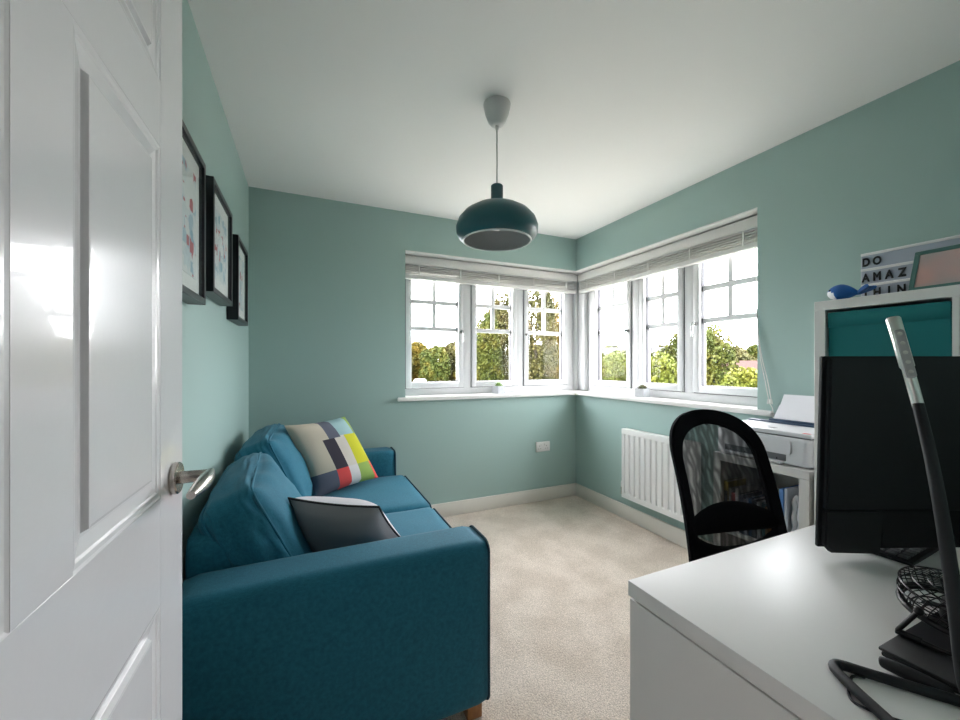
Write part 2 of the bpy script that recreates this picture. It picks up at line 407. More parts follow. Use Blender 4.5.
sillboard([(XR - n_, YB - n_ - .001), (XR - n_, 1.266), (XR - .001, 1.266), (XR - .001, OY + .002), (XR + .24, OY + .002), (XR + .24, YB + .24 - .001)])
# white lining of the window head
tag(boxes('trim_head', [(OX + .002, XR + .16, YB + .004, YB + .165, ZH - .006, ZH), (XR + .004, XR + .165, OY + .002, YB + .004, ZH - .006, ZH)], 'trim_white'), 'white plastered soffit above the corner window', 'trim', kind='structure')

# ------------------------------------------------------------------ windows
FD, GD = .16, .195             # depth of frame face / glass behind the wall face
Z0, Z1, Z2, ZT = ZS + .03, 1.028, 2.012, ZH
def window(name, label, toworld, ends, sashes, flip):
    """a runs along the wall, dpt is depth behind the wall face; toworld(a, dpt) -> (x, y)"""
    root = thing(name, (*toworld((ends[0] + ends[1]) / 2, FD), Z0), label, 'window', kind='structure')
    def b(bm, a0, a1, d0, d1, z0, z1, bev=.003):
        p = toworld(a0, d0); q = toworld(a1, d1); bm_box(bm, p[0], q[0], p[1], q[1], z0, z1, bev, 2)
    bm = bmesh.new()                                           # outer frame and mullions
    b(bm, ends[0], ends[1], FD, FD + .07, Z0, Z1 - .006); b(bm, ends[0], ends[1], FD, FD + .07, Z2 + .006, ZT - .006)
    e = sorted(ends); sl = sorted([sorted(x[:2]) for x in sashes])
    edges = [e[0]] + [v for x in sl for v in x] + [e[1]]
    for k in range(0, len(edges), 2): b(bm, edges[k] + (0 if k == 0 else .005), edges[k + 1] - (.005 if k < len(edges) - 2 else 0), FD, FD + .07, Z1 - .008, Z2 + .008)
    finish(bm, 'window_frame', 'upvc', root, True)
    for (s0, s1, hand) in sashes:
        s0, s1 = sorted((s0, s1)); m_ = .046
        bm = bmesh.new(); d0, d1 = FD - .012, FD + .06
        b(bm, s0, s0 + m_, d0, d1, Z1, Z2); b(bm, s1 - m_, s1, d0, d1, Z1, Z2)
        b(bm, s0 + m_, s1 - m_, d0, d1, Z1, Z1 + .048); b(bm, s0 + m_, s1 - m_, d0, d1, Z2 - .048, Z2)
        sash = finish(bm, 'sash', 'upvc', root, True)
        bm = bmesh.new()                                       # black gasket line round the sash and round the glass
        for (g0, g1, h0, h1, w_, dd) in ((s0 - .004, s1 + .004, Z1 - .004, Z2 + .004, .004, FD + .001), (s0 + m_, s1 - m_, Z1 + .048, Z2 - .048, .004, FD + .012)):
            for (a0, a1, z0, z1) in ((g0, g0 + w_, h0, h1), (g1 - w_, g1, h0, h1), (g0, g1, h0, h0 + w_), (g0, g1, h1 - w_, h1)):
                b(bm, a0, a1, dd, dd + .03, z0, z1, 0)
        finish(bm, 'gasket', 'gasket', sash)
        bm = bmesh.new(); b(bm, s0 + m_, s1 - m_, GD, GD + .004, Z1 + .048, Z2 - .048, 0); finish(bm, 'pane', 'window_glass', sash)
        c = (s0 + s1) / 2
        for (a0, a1, z0, z1) in ((s0 + m_, s1 - m_, 1.507, 1.541), (s0 + m_, s1 - m_, 1.729, 1.763), (c - .016, c + .016, 1.541, 1.729), (c - .016, c + .016, 1.763, Z2 - .048)):
            bm = bmesh.new(); b(bm, a0, a1, GD - .012, GD + .014, z0, z1, .003); finish(bm, 'glazing_bar', 'upvc', sash, True)
        if hand is not None:
            a = s0 + .022 if hand < 0 else s1 - .022
            hp = toworld(a, FD - .012); dx = Vector((*toworld(a, FD - .05), 0)) - Vector((*hp, 0)); dx.normalize(); ax = Vector((*toworld(a + 1, 0), 0)) - Vector((*toworld(a, 0), 0))
            bm = bmesh.new(); p0 = Vector((*hp, 1.505))
            bm_tube(bm, [p0, p0 + dx * .012], .015, 14); bm_tube(bm, [p0 + dx * .01, p0 + dx * .030], .009, 12)
            bm_tube(bm, smooth_path([p0 + dx * .028 + Vector((0, 0, .008)), p0 + dx * .034 + Vector((0, 0, -.02)) + ax * .006, p0 + dx * .03 + Vector((0, 0, -.06)) + ax * .008, p0 + dx * .032 + Vector((0, 0, -.09)) + ax * .008], 4), .0075, 10)
            finish(bm, 'handle', 'chrome', sash, True)
    return root
window('window_1', 'white three-light casement window in the back wall', lambda a, d: (a, YB + d), (OX, 2.40), [(.733, 1.235, 1), (1.312, 1.762, None), (1.838, 2.328, -1)], 1)
window('window_2', 'white three-light casement window in the right wall', lambda a, d: (XR + d, a), (2.99, OY), [(2.441, 2.914, -1), (1.948, 2.346, None), (1.352 + .04, 1.867, 1)], -1)
bm = bmesh.new(); bm_box(bm, 2.40, 2.55, YB + .12, YB + .24, Z0, ZT - .006, .018, 4); bm_box(bm, XR + .12, XR + .24, 2.99, YB + .125, Z0, ZT - .006, .012, 3)
tag(finish(bm, 'trim_corner_post', 'upvc', None, True), 'white corner post joining the two windows', 'trim', kind='structure')

# ------------------------------------------------------------------ blinds (raised)
def blind(label, toworld, a0, a1, nlad):
    root = thing('venetian_blind', (*toworld((a0 + a1) / 2, .10), 1.915), label, 'blind', 'raised venetian blinds at the corner window')
    def b(bm, u0, u1, d0, d1, z0, z1, bev=0): p = toworld(u0, d0); q = toworld(u1, d1); bm_box(bm, p[0], q[0], p[1], q[1], z0, z1, bev, 2)
    bm = bmesh.new(); b(bm, a0, a1, .078, .086, 2.024, ZH - .016, .002); finish(bm, 'pelmet', 'blind_white', root, True)
    bm = bmesh.new(); b(bm, a0, a1, .09, .138, 2.05, ZH - .012, .002); finish(bm, 'head_rail', 'blind_white', root, True)
    n = 5
    for k in range(n):
        bm = bmesh.new(); z = 1.952 + k * .0155 + random.uniform(-.0012, .0012)
        b(bm, a0 + .004, a1 - .004, .090 + random.uniform(-.002, .002), .139, z, z + .0060, .001); finish(bm, 'slat', 'blind_white', root)
    bm = bmesh.new(); b(bm, a0 + .004, a1 - .004, .089, .140, 1.912, 1.944, .004); finish(bm, 'bottom_rail', 'blind_white', root, True)
    for k in range(nlad):
        u = a0 + (a1 - a0) * (k + .35) / (nlad - .3)
        bm = bmesh.new(); b(bm, u - .005, u + .005, .0855, .088, 1.918, 2.03, .001); finish(bm, 'ladder_tape', 'blind_white', root)
    return root
blind('white slatted blind pulled up above the back wall window', lambda a, d: (a, YB + d), OX + .008, 2.39, 5)
b2 = blind('white slatted blind with hanging cords above the right wall window', lambda a, d: (XR + d, a), YB + .07, OY + .008, 5)
for k, (yy, ox) in enumerate(((1.345, 0), (1.325, .012))):
    tube('pull_cord', smooth_path([(XR + .06, OY + .05, 1.95), (XR - .012, OY - .012, 1.36 + k * .03), (XR - .016 - ox, yy - .04, 1.12), (XR - .024, 1.285 - k * .012, 1.035)], 6), .0028, 'cord_white', b2, 6)
    lathe('cord_toggle', [(.001, .03), (.005, .024), (.008, .002), (.006, 0), (0, 0)], 'cord_white', b2, 12, at=(XR - .024, 1.285 - k * .012, 1.008))
tube('pull_cord', smooth_path([(XR - .024, 1.279, 1.01), (XR - .03, 1.262, .985), (XR - .038, 1.255, .94), (XR - .036, 1.252, .86)], 6), .0024, 'cord_white', b2, 6)

# ------------------------------------------------------------------ door (standing open at right angles)
DX, DY0, DY1 = -.2045, .054, .854
door = thing('door_1', (DX - .018, DY0, .01), 'white gloss six-panel door standing open on the left', 'door', kind='structure')
cols = [(.168, .411), (.498, .741)]; rows = [(.215, .852), (1.017, 1.552), (1.652, 1.865)]
def dbox(nm, y0, y1, z0, z1): box(nm, DX - .036, DX, y0, y1, z0, z1, 'white_gloss', door, .0006, 1)
for y0, y1 in ((DY0, cols[0][0]), (cols[1][1], DY1)): dbox('stile', y0, y1, .01, 1.985)
for z0, z1 in ((.01, rows[0][0]), (rows[0][1], rows[1][0]), (rows[1][1], rows[2][0]), (rows[2][1], 1.985)): dbox('rail', cols[0][0], cols[1][1], z0, z1)
for z0, z1 in rows: dbox('muntin', cols[0][1], cols[1][0], z0, z1)
def dpanel(y0, y1, z0, z1):
    bm = bmesh.new()
    prof = [(0, -.0003), (.003, -.0015), (.008, -.0020), (.011, -.0036), (.026, -.0066), (.030, -.0069), (.033, -.0014), (.036, -.0009)]
    for side in (1, -1):
        rings = []
        for off, dep in prof:
            x = DX + dep if side == 1 else DX - .036 - dep
            rings.append([bm.verts.new((x, a, b)) for a, b in ((y0 + off, z0 + off), (y1 - off, z0 + off), (y1 - off, z1 - off), (y0 + off, z1 - off))])
        for p, q in zip(rings, rings[1:]):
            for k in range(4): bm.faces.new((p[k], p[(k + 1) % 4], q[(k + 1) % 4], q[k]))
        bm.faces.new(rings[-1])
    bmesh.ops.recalc_face_normals(bm, faces=bm.faces[:])
    for f in bm.faces:
        if f.normal.x * (1 if f.calc_center_median().x > DX - .018 else -1) < 0: f.normal_flip()
    finish(bm, 'panel', 'white_gloss', door)
for c_ in cols:
    for r_ in rows: dpanel(*c_, *r_)
HY, HZ = .800, 1.030
hnd = lathe('handle', [(0, 0), (.025, 0), (.0262, .002), (.0262, .008), (.0245, .010), (0, .010)], 'nickel', door, 36, M=T((DX, HY, HZ)) @ RY(R(90)))
hnd['label'] = 'brushed nickel lever handle'
tube('neck', [(DX + .008, HY, HZ), (DX + .050, HY, HZ), (DX + .054, HY, HZ)], [.0105, .0098, .008], 'nickel', hnd, 20)
bm = bmesh.new(); L = []; RR = []
for k in range(13):
    t = k / 12; L.append((DX + .050 + .003 * math.sin(t * 3.1), HY + .012 - .125 * t, HZ + .003 - .004 * t)); RR.append(.0062 + .0055 * math.sin(math.pi * t) ** 1.1)
bm_tube(bm, L, RR, 16); bmesh.ops.recalc_face_normals(bm, faces=bm.faces[:]); finish(bm, 'lever', 'nickel', hnd, True)
for hz in (.22, 1.0, 1.76): tube('hinge', [(DX + .004, DY0 - .004, hz - .05), (DX + .004, DY0 - .004, hz + .05)], .006, 'nickel', door, 12)

# ------------------------------------------------------------------ sofa
sofa = thing('sofa', (.12, 2.07, 0), 'two-seater teal fabric sofa against the left wall', 'sofa')
SX0, SX1 = -.335, .582
rbox('base', SX0 + .02, .555, 1.39, 2.75, .052, .30, .012, 'sofa_fabric', sofa, n=6)
rbox('back_frame', SX0, -.20, 1.391, 2.749, .052, .71, .025, 'sofa_fabric', sofa, n=8)
def arm(y0, y1):
    a = rbox('arm', SX0 + .004, SX1, y0, y1, .048, .612, .034, 'sofa_fabric', sofa, bulge=(.004, .006, .006), n=14)
    lp = [(SX1 - .010, y, z) for y, z in rrect(y0 + .004, y1 - .004, .054, .608, .034, 5)]
    tube('piping', lp, .0045, 'sofa_piping', a, 8, True)
    return a
arm(1.203, 1.388); arm(2.752, 2.937)
for y0, y1 in ((1.392, 2.066), (2.070, 2.748)):
    c_ = rbox('seat_cushion', -.16, .640, y0, y1, .285, .448, .045, 'sofa_fabric', sofa, bulge=(.012, .002, .022), n=20, wob=.004)
    tube('piping', [(.632, y, z) for y, z in rrect(y0 + .012, y1 - .012, .297, .437, .03, 5)], .004, 'sofa_piping', c_, 8, True)
def back_cushion(y0, y1, lean, dx=0, dz=0, yaw=0):
    hz, th = .435, .18
    M = T((.005 + dx, (y0 + y1) / 2, .445 + dz)) @ RZ(yaw) @ RY(-lean)
    hy = (y1 - y0) / 2
    c_ = rbox('back_cushion', -th, 0, -hy, hy, 0, hz, .05, 'sofa_fabric', sofa, bulge=(.055, .012, .018), n=26, M=M, wob=.009)
    for x in (-.016, -th + .016):
        lp = [(x, y, z) for y, z in rrect(-hy + .010, hy - .010, .012, hz - .010, .045, 5)]
        tube('piping', lp, .0042, 'sofa_fabric', c_, 8, True, M=M)
back_cushion(1.405, 2.055, R(26), .018, .005, R(3)); back_cushion(2.075, 2.735, R(24), .020, .03, R(-1))
for x in (-.28, .50):
    for y in (1.225, 2.865):
        box('leg', x, x + .055, y, y + .055, 0, .0525, 'wood_leg', sofa, .004)

# ------------------------------------------------------------------ scatter cushions
def pillow_surface(BL, BR, TL, TR, th, pinch=.05, sag=0):
    BL, BR, TL, TR = map(Vector, (BL, BR, TL, TR)); nrm = (BR - BL).cross(TL - BL).normalized(); C0 = (BL + BR + TL + TR) / 4
    def S(u, v, side, lift=0):            # v measured from the top
        e = 1 - pinch * (4 * u * (1 - u)) * (2 * abs(v - .5)) ** 2; e2 = 1 - pinch * (4 * v * (1 - v)) * (2 * abs(u - .5)) ** 2
        uu = .5 + (u - .5) * e2; vv = .5 + (v - .5) * e
        p = (TL * (1 - uu) + TR * uu) * (1 - vv) + (BL * (1 - uu) + BR * uu) * vv
        g = (4 * u * (1 - u)) ** .5 * (4 * v * (1 - v)) ** .5
        g = g * (1 + .05 * math.sin(9 * u + 4 * v) + .05 * math.sin(5 * u - 8 * v))
        q = p + nrm * side * (th * .5 * g ** .85 + lift)
        q.z -= sag * g * .4
        return q
    return S
def surf_patch(S, u0, u1, v0, v1, side, lift, n, m, name, parent, thick=.0):
    bm = bmesh.new(); nu = max(3, int(n * (u1 - u0)) + 1); nv = max(3, int(n * (v1 - v0)) + 1)
    g = [[bm.verts.new(S(u0 + (u1 - u0) * i / nu, v0 + (v1 - v0) * j / nv, side, lift)) for j in range(nv + 1)] for i in range(nu + 1)]
    for i in range(nu):
        for j in range(nv):
            q = (g[i][j], g[i + 1][j], g[i + 1][j + 1], g[i][j + 1]); bm.faces.new(q if side < 0 else q[::-1])
    return finish(bm, name, m, parent, 'all')
pb = thing('patchwork_cushion', (.17, 2.47, .47), 'multicoloured patchwork cushion leaning in the far sofa corner', 'cushion')
S1 = pillow_surface((.045, 2.335, .475), (.425, 2.575, .487), (-.115, 2.40, .885), (.225, 2.66, .885), .17, .06)
surf_patch(S1, 0, 1, 0, 1, -1, 0, 22, 'patch_slate', 'back_panel', pb)
for c_, u0, u1, v0, v1 in (('beige', 0, .42, 0, .30), ('beige', 0, .32, .30, .72), ('slate', .42, .60, 0, .30), ('sky', .60, .90, 0, .28), ('leaf', .90, 1, 0, .28),
                           ('coal', .32, .50, .30, .72), ('cream', .50, .66, .30, .72), ('lime', .66, 1, .28, .72), ('cream', .60, .66, .28, .30),
                           ('slate', 0, .32, .72, 1), ('red', .32, .50, .72, 1), ('pale', .50, .66, .72, 1), ('leaf', .66, .92, .72, 1), ('red', .92, 1, .72, 1)):
    surf_patch(S1, u0, u1, v0, v1, 1, .0, 24, 'patch_' + c_, 'patch', pb)
gc = thing('grey_cushion', (.13, 1.56, .47), 'small grey cushion with white back and black piping behind the near arm', 'cushion')
S2 = pillow_surface((-.005, 1.64, .480), (.385, 1.56, .480), (-.060, 1.54, .745), (.245, 1.475, .690), .19, .09)
surf_patch(S2, 0, 1, 0, 1, 1, 0, 20, 'cushion_grey', 'front_panel', gc); surf_patch(S2, 0, 1, 0, 1, -1, 0, 20, 'cushion_white', 'back_panel', gc)
lp = [S2(t / 16, 0, 1) for t in range(16)] + [S2(1, t / 16, 1) for t in range(16)] + [S2(1 - t / 16, 1, 1) for t in range(16)] + [S2(0, 1 - t / 16, 1) for t in range(16)]
tube('piping', lp, .0045, 'black_matte', gc, 8, True)

# ------------------------------------------------------------------ pictures on the left wall
def picture(y0, y1, z0, z1, artm, label):
    r_ = thing('picture_frame', (XL + .016, (y0 + y1) / 2, z0), label, 'picture', 'framed pictures on the left wall')
    d0, d1, fw = XL + .001, XL + .050, .020
    bm = bmesh.new()
    for (a0, a1, b0, b1) in ((y0, y0 + fw, z0, z1), (y1 - fw, y1, z0, z1), (y0 + fw, y1 - fw, z0, z0 + fw), (y0 + fw, y1 - fw, z1 - fw, z1)): bm_box(bm, d0, d1, a0, a1, b0, b1, .001, 1)
    finish(bm, 'frame', 'black_frame', r_, True)
    boxes('mount', [(d0, d0 + .034, y0 + fw, y1 - fw, z0 + fw, z1 - fw)], 'mount_card', r_)
    boxes('print', [(d0 + .034, d0 + .0348, y0 + fw + .04, y1 - fw - .04, z0 + fw + .05, z1 - fw - .05)], artm, r_)
    boxes('pane', [(d1 - .006, d1 - .004, y0 + fw, y1 - fw, z0 + fw, z1 - fw)], 'picture_glass', r_)
picture(1.13, 1.53, 1.415, 1.875, 'art_one', 'black framed print nearest the door')
picture(1.645, 2.030, 1.480, 1.890, 'art_two', 'black framed print hanging between the other two')
picture(2.190, 2.530, 1.438, 1.850, 'art_three', 'black framed print nearest the back corner')

# ------------------------------------------------------------------ pendant lamp
PX, PY = .787, 1.576
pl = thing('pendant_lamp', (PX, PY, 1.79), 'teal dome pendant lamp on a grey cord', 'pendant lamp')
lathe('ceiling_rose', [(0, -.096), (.012, -.098), (.028, -.093), (.041, -.078), (.053, -.045), (.061, -.012), (.062, -.0005), (0, -.0005)], 'rose_white', pl, 40, at=(PX, PY, 2.4))
lathe('cord_grip', [(0, 0), (.004, 0), (.008, .012), (.009, .026), (0, .028)], 'rose_white', pl, 20, at=(PX, PY, 2.278))
tube('cord', [(PX, PY, 2.28), (PX, PY, 2.03)], .0032, 'cord_grey', pl, 10)
zc = 1.870
sh = [(0, .164), (.024, .164), (.0275, .160), (.0280, .098), (.032, .088), (.060, .078), (.108, .060), (.148, .036), (.174, .006), (.185, -.026), (.184, -.052), (.176, -.070), (.161, -.083), (.152, -.087)]
shd = lathe('shade', sh, 'shade_teal', pl, 64, at=(PX, PY, zc))
lathe('rim', [(.154, -.0845), (.1565, -.0865), (.154, -.091), (.1495, -.0905), (.1485, -.086)], 'shade_rim', shd, 64, at=(PX, PY, zc))
lathe('shade_lining', [(.149, -.086), (.166, -.066), (.176, -.040), (.168, 0), (.142, .028), (.095, .050), (.03, .066), (0, .068)], 'shade_inside', shd, 64, at=(PX, PY, zc))
lathe('bulb', [(0, -.042), (.012, -.040), (.024, -.030), (.030, -.012), (.027, .006), (.016, .028), (.013, .05), (.013, .064), (0, .064)], 'bulb_glass', pl, 24, at=(PX, PY, zc))

# ------------------------------------------------------------------ radiator
ra = thing('radiator', (2.27, 2.0, .19), 'white ribbed panel radiator under the right window', 'radiator')
RY0, RY1, RZ0, RZ1, RXF = 1.685, 2.312, .192, .722, 2.238
def radpanel():
    bm = bmesh.new(); pitch = .0500; n = 12; st = RY0 + (RY1 - RY0 - pitch * n) / 2
    prof = [(RY0, .004)]
    for k in range(n):
        a = st + k * pitch
        prof += [(a + .016, 0), (a + .023, .0075), (a + .035, .0075), (a + .042, 0)]
    prof += [(RY1, .004)]
    zz = [(RZ0, 1), (RZ0 + .034, 1), (RZ0 + .046, 0), (RZ1 - .046, 0), (RZ1 - .034, 1), (RZ1, 1)]
    g = [[bm.verts.new((RXF + (0 if flat else d), y, z)) for y, d in prof] for z, flat in zz]
    for i in range(len(g) - 1):
        for j in range(len(prof) - 1): bm.faces.new((g[i][j], g[i + 1][j], g[i + 1][j + 1], g[i][j + 1]))
    bmesh.ops.recalc_face_normals(bm, faces=bm.faces[:])
    if sum(f.normal.x for f in bm.faces) > 0: bmesh.ops.reverse_faces(bm, faces=bm.faces[:])
    bm_box(bm, RXF + .011, RXF + .016, RY0, RY1, RZ0, RZ1)
    finish(bm, 'front_panel', 'radiator_white', ra)
radpanel()
box('top_grille', RXF + .001, RXF + .055, RY0 - .001, RY1 + .001, RZ1 - .004, RZ1 + .003, 'radiator_white', ra, .002)
for y in (RY0, RY1): box('side_cover', RXF + .001, RXF + .055, y - .002, y + .002, RZ0 + .003, RZ1, 'radiator_white', ra, .001)
box('convector', RXF + .016, RXF + .050, RY0 + .02, RY1 - .02, RZ0 + .02, RZ1 - .02, 'radiator_white', ra, .001)
for y in (RY0 + .1, RY1 - .1): box('bracket', RXF + .048, XR - .0005, y - .02, y + .02, .30, .66, 'radiator_white', ra, .001)
vy = RY1 + .022
v_ = tube('valve', [(RXF + .03, vy, .205), (RXF + .03, vy, .262)], .011, 'brass', ra, 14)
tube('valve_tail', [(RXF + .03, RY1 + .001, .225), (RXF + .03, vy, .225)], .009, 'brass', v_, 12)
lathe('valve_cap', [(0, 0), (.012, 0), (.0125, .03), (.010, .045), (0, .046)], 'socket_white', v_, 18, at=(RXF + .03, vy, .262))
tube('pipe', [(RXF + .03, vy, .215), (XR - .0005, vy, .215)], .0075, 'brass', v_, 12)

# ------------------------------------------------------------------ wall socket
so_ = thing('wall_socket', (1.94, YB - .005, .438), 'white double plug socket on the back wall', 'socket')
box('plate', 1.868, 2.014, YB - .010, YB - .0005, .440, .528, 'socket_white', so_, .004)
for cx_ in (1.905, 1.977):
    box('switch', cx_ - .007 + (.018 if cx_ < 1.94 else -.018), cx_ + .007 + (.018 if cx_ < 1.94 else -.018), YB - .014, YB - .009, .494, .516, 'socket_white', so_, .002)
    for dx_, dz_, w_, h_ in ((0, .018, .004, .008), (-.011, -.006, .007, .004), (.011, -.006, .007, .004)):
        box('pin_slot', cx_ + dx_ - w_ / 2, cx_ + dx_ + w_ / 2, YB - .0108, YB - .0096, .474 + dz_ - h_ / 2, .474 + dz_ + h_ / 2, 'slot_dark', so_, 0)

# ------------------------------------------------------------------ succulents on the sill
def plant(x, y, rz, leafmat, label, spread, name='potted_succulent'):
    z = ZS + .03; r_ = thing(name, (x, y, z), label, 'plant', local=True, rotz=rz)
    s_ = .041
    bm = bmesh.new(); t = bmesh.new(); bmesh.ops.create_cube(t, size=1, matrix=T((0, 0, .034)) @ Matrix.Diagonal((2 * s_, 2 * s_, .068, 1)))
    top = [f for f in t.faces if f.normal.z > .9]; bmesh.ops.inset_region(t, faces=top, thickness=.006); bmesh.ops.translate(t, vec=(0, 0, -.010), verts=list({v for f in top for v in f.verts}))
    bmesh.ops.bevel(t, geom=[e for e in t.edges if e.is_manifold and e.calc_face_angle(0) > 1], offset=.0015, segments=1, affect='EDGES'); merge(bm, t); finish(bm, 'pot', 'pot_cement', r_)
    boxes('soil', [(-s_ + .006, s_ - .006, -s_ + .006, s_ - .006, .052, .059)], 'soil', r_)
    k = 0
    for ring, (n, el, ln) in enumerate(((8, 12, .042), (8, 34, .042), (6, 56, .040), (4, 76, .036))):
        for i in range(n):
            a = 2 * math.pi * (i + .5 * (ring % 2)) / n + random.uniform(-.15, .15); e = R(el + random.uniform(-6, 6))
            t = bmesh.new(); bmesh.ops.create_icosphere(t, subdivisions=2, radius=1)
            for v in t.verts:
                q = v.co; f_ = 1 - .55 * max(0, q.x) ** 2; v.co = Vector((q.x * ln / 2 + ln / 2, q.y * .0105 * f_ * spread, q.z * .0052 * f_ + .006 * (q.x * .5 + .5) ** 2))
            t.transform(T((0, 0, .06)) @ RZ(a) @ RY(-e)); me_ = finish(t, 'leaf', leafmat, r_, 'all')
    return r_
plant(1.538, 3.045, R(14), 'succulent', 'small green succulent in square grey pot on the back sill', 1.0)
plant(2.385, 2.245, R(8), 'succulent_dark', 'small dark succulent in square grey pot on the right sill', .8)

# ------------------------------------------------------------------ cube shelving along the right wall
KX0, KX1 = 1.92, XR - .001
def cube_unit(name, label, y0, y1, h, ncol, nrow):
    r_ = thing(name, ((KX0 + KX1) / 2, (y0 + y1) / 2, 0), label, 'shelf unit')
    o = .038
    for a, b in ((y0, y0 + o), (y1 - o, y1)): box('side_panel', KX0, KX1, a, b, .0005, h - o, 'kallax_white', r_, .0012, 1)
    box('top_panel', KX0, KX1, y0, y1, h - o + .0006, h, 'kallax_white', r_, .0012, 1); box('bottom_panel', KX0 + .002, KX1, y0 + o, y1 - o, .0005, o, 'kallax_white', r_, .0012, 1)
    cw = (y1 - y0 - 2 * o - .016 * (ncol - 1)) / ncol; chh = (h - 2 * o - .016 * (nrow - 1)) / nrow
    for k in range(1, ncol): a = y0 + o + k * cw + (k - 1) * .016; box('divider', KX0 + .002, KX1 - .002, a, a + .016, o, h - o, 'kallax_white', r_, .001, 1)
    for k in range(1, nrow):
        a = o + k * chh + (k - 1) * .016
        for c_ in range(ncol): q = y0 + o + c_ * (cw + .016); box('shelf', KX0 + .002, KX1 - .002, q, q + cw, a, a + .016, 'kallax_white', r_, .001, 1)
    box('back_panel', KX1 - .004, KX1, y0 + .002, y1 - .002, .002, h - .004, 'kallax_white', r_, 0, 1)
    return r_, cw, chh, o
TY0, TY1 = .137, .905
_, cw, chh, o_ = cube_unit('cube_shelf', 'tall white cube shelf unit behind the monitor', TY0, TY1, 1.479, 2, 4)
def store_box(c_, rw, label):
    y0 = TY0 + o_ + c_ * (cw + .016) + .005; y1 = y0 + cw - .010; z0 = o_ + rw * (chh + .016) + .0008; z1 = z0 + chh - .012
    r_ = thing('storage_box', (KX0 + .17, (y0 + y1) / 2, z0), label, 'storage box', 'teal fabric boxes in the tall shelf unit')
    bm = bmesh.new(); x0, x1, t = KX0 + .012, KX0 + .34, .006
    for b in ((x0, x0 + t, y0, y1, z0, z1), (x1 - t, x1, y0, y1, z0, z1), (x0 + t, x1 - t, y0, y0 + t, z0, z1), (x0 + t, x1 - t, y1 - t, y1, z0, z1), (x0 + t, x1 - t, y0 + t, y1 - t, z0, z0 + t)): bm_box(bm, *b, .0015, 1)
    finish(bm, 'body', 'box_teal', r_, True)
    bm = bmesh.new()                                           # folded hem, a little wavy
    n = 14; g = []
    for i in range(n + 1):
        y = y0 + (y1 - y0) * i / n; wv = .0025 * math.sin(i * 1.3) + .0015 * math.sin(i * 3.1)
        g.append([bm.verts.new((x0 - .001 - dd, y, z)) for dd, z in ((0, z1), (.004 + wv * .5, z1 - .003), (.005 + wv, z1 - .03), (.004, z1 - .057 + wv * .6), (0, z1 - .058 + wv * .6))])
    for a, b in zip(g, g[1:]):
        for k in range(4): bm.faces.new((a[k], a[k + 1], b[k + 1], b[k]))
    bmesh.ops.recalc_face_normals(bm, faces=bm.faces[:]); finish(bm, 'hem', 'box_teal', r_, 'all')
store_box(1, 3, 'teal fabric storage box in the top far cube'); store_box(0, 3, 'teal fabric storage box in the top near cube')
LY0, LY1 = .922, 1.342
_, cwl, chl, _ = cube_unit('low_cube_shelf', 'low white shelf unit under the printer', LY0, LY1, .772, 1, 2)
# books in its upper cube, packed from the far side
bkz = .038 + chl + .016 + .0006; y = LY1 - .040
books = [(.024, .235, (.42, .33, .06), 'mustard yellow hardback at the far end of the shelf'), (.010, .205, (.55, .53, .48), 'thin cream paperback beside the yellow hardback'),
         (.022, .185, (.38, .05, .05), 'dark red paperback on the shelf'), (.016, .215, (.62, .60, .56), 'white paperback beside the red one'),
         (.020, .190, (.08, .10, .16), 'navy paperback on the shelf'), (.018, .175, (.30, .33, .38), 'slate grey paperback on the shelf'),
         (.016, .180, (.04, .13, .30), 'bright blue paperback on the shelf'), (.022, .185, (.05, .05, .06), 'black paperback on the shelf'),
         (.015, .178, (.55, .55, .55), 'pale grey paperback on the shelf'), (.018, .176, (.06, .22, .26), 'petrol blue paperback on the shelf'), (.012, .165, (.45, .22, .06), 'orange paperback on the shelf')]
for k, (t, h, c_, lab) in enumerate(books):
    m_ = 'book_cover_%d' % k; mat(m_, c_, .55)
    r_ = thing('book', (KX0 + .12, y - t / 2, bkz), lab, 'book', 'books in the low shelf unit')
    x0 = KX0 + .02 + random.uniform(0, .015); dpt = .14 + random.uniform(0, .03)
    bm = bmesh.new(); bm_box(bm, x0, x0 + .003, y - t, y, bkz, bkz + h, .001, 1); bm_box(bm, x0 + .003, x0 + dpt, y - t, y - t + .0016, bkz, bkz + h); bm_box(bm, x0 + .003, x0 + dpt, y - .0016, y, bkz, bkz + h); finish(bm, 'cover', m_, r_)
    boxes('pages', [(x0 + .003, x0 + dpt - .003, y - t + .0018, y - .0018, bkz + .002, bkz + h - .003)], 'paper', r_)
    boxes('title_band', [(x0 - .0006, x0 + .0002, y - t + .003, y - .003, bkz + h * .55, bkz + h * .8)], 'paper' if k % 2 else 'black_matte', r_)
    y -= t + .0012
mat('folder_blue', (.10, .24, .55), .5); mat('folder_pale', (.50, .54, .60), .6); mat('folder_olive', (.16, .15, .08), .6)
for nm, yc, t, h, mm, lab in (('document_folder', 1.052, .013, .262, 'folder_olive', 'olive brown document folder upright in the low shelf'), ('document_folder', 1.034, .016, .270, 'folder_blue', 'bright blue document folder upright in the low shelf'), ('document_folder', 1.016, .010, .276, 'folder_pale', 'pale blue plastic wallet beside the blue folder')):
    r_ = thing(nm, (KX0 + .12, yc, bkz), lab, 'folder')
    bm = bmesh.new(); bm_box(bm, KX0 + .012, KX0 + .015, yc - t / 2, yc + t / 2, bkz, bkz + h, .001, 1); bm_box(bm, KX0 + .015, KX0 + .24, yc - t / 2, yc - t / 2 + .0014, bkz, bkz + h); bm_box(bm, KX0 + .015, KX0 + .24, yc + t / 2 - .0014, yc + t / 2, bkz, bkz + h); finish(bm, 'cover', mm, r_)
    boxes('papers', [(KX0 + .016, KX0 + .225, yc - t / 2 + .0016, yc + t / 2 - .0016, bkz, bkz + h - .012)], 'paper', r_)
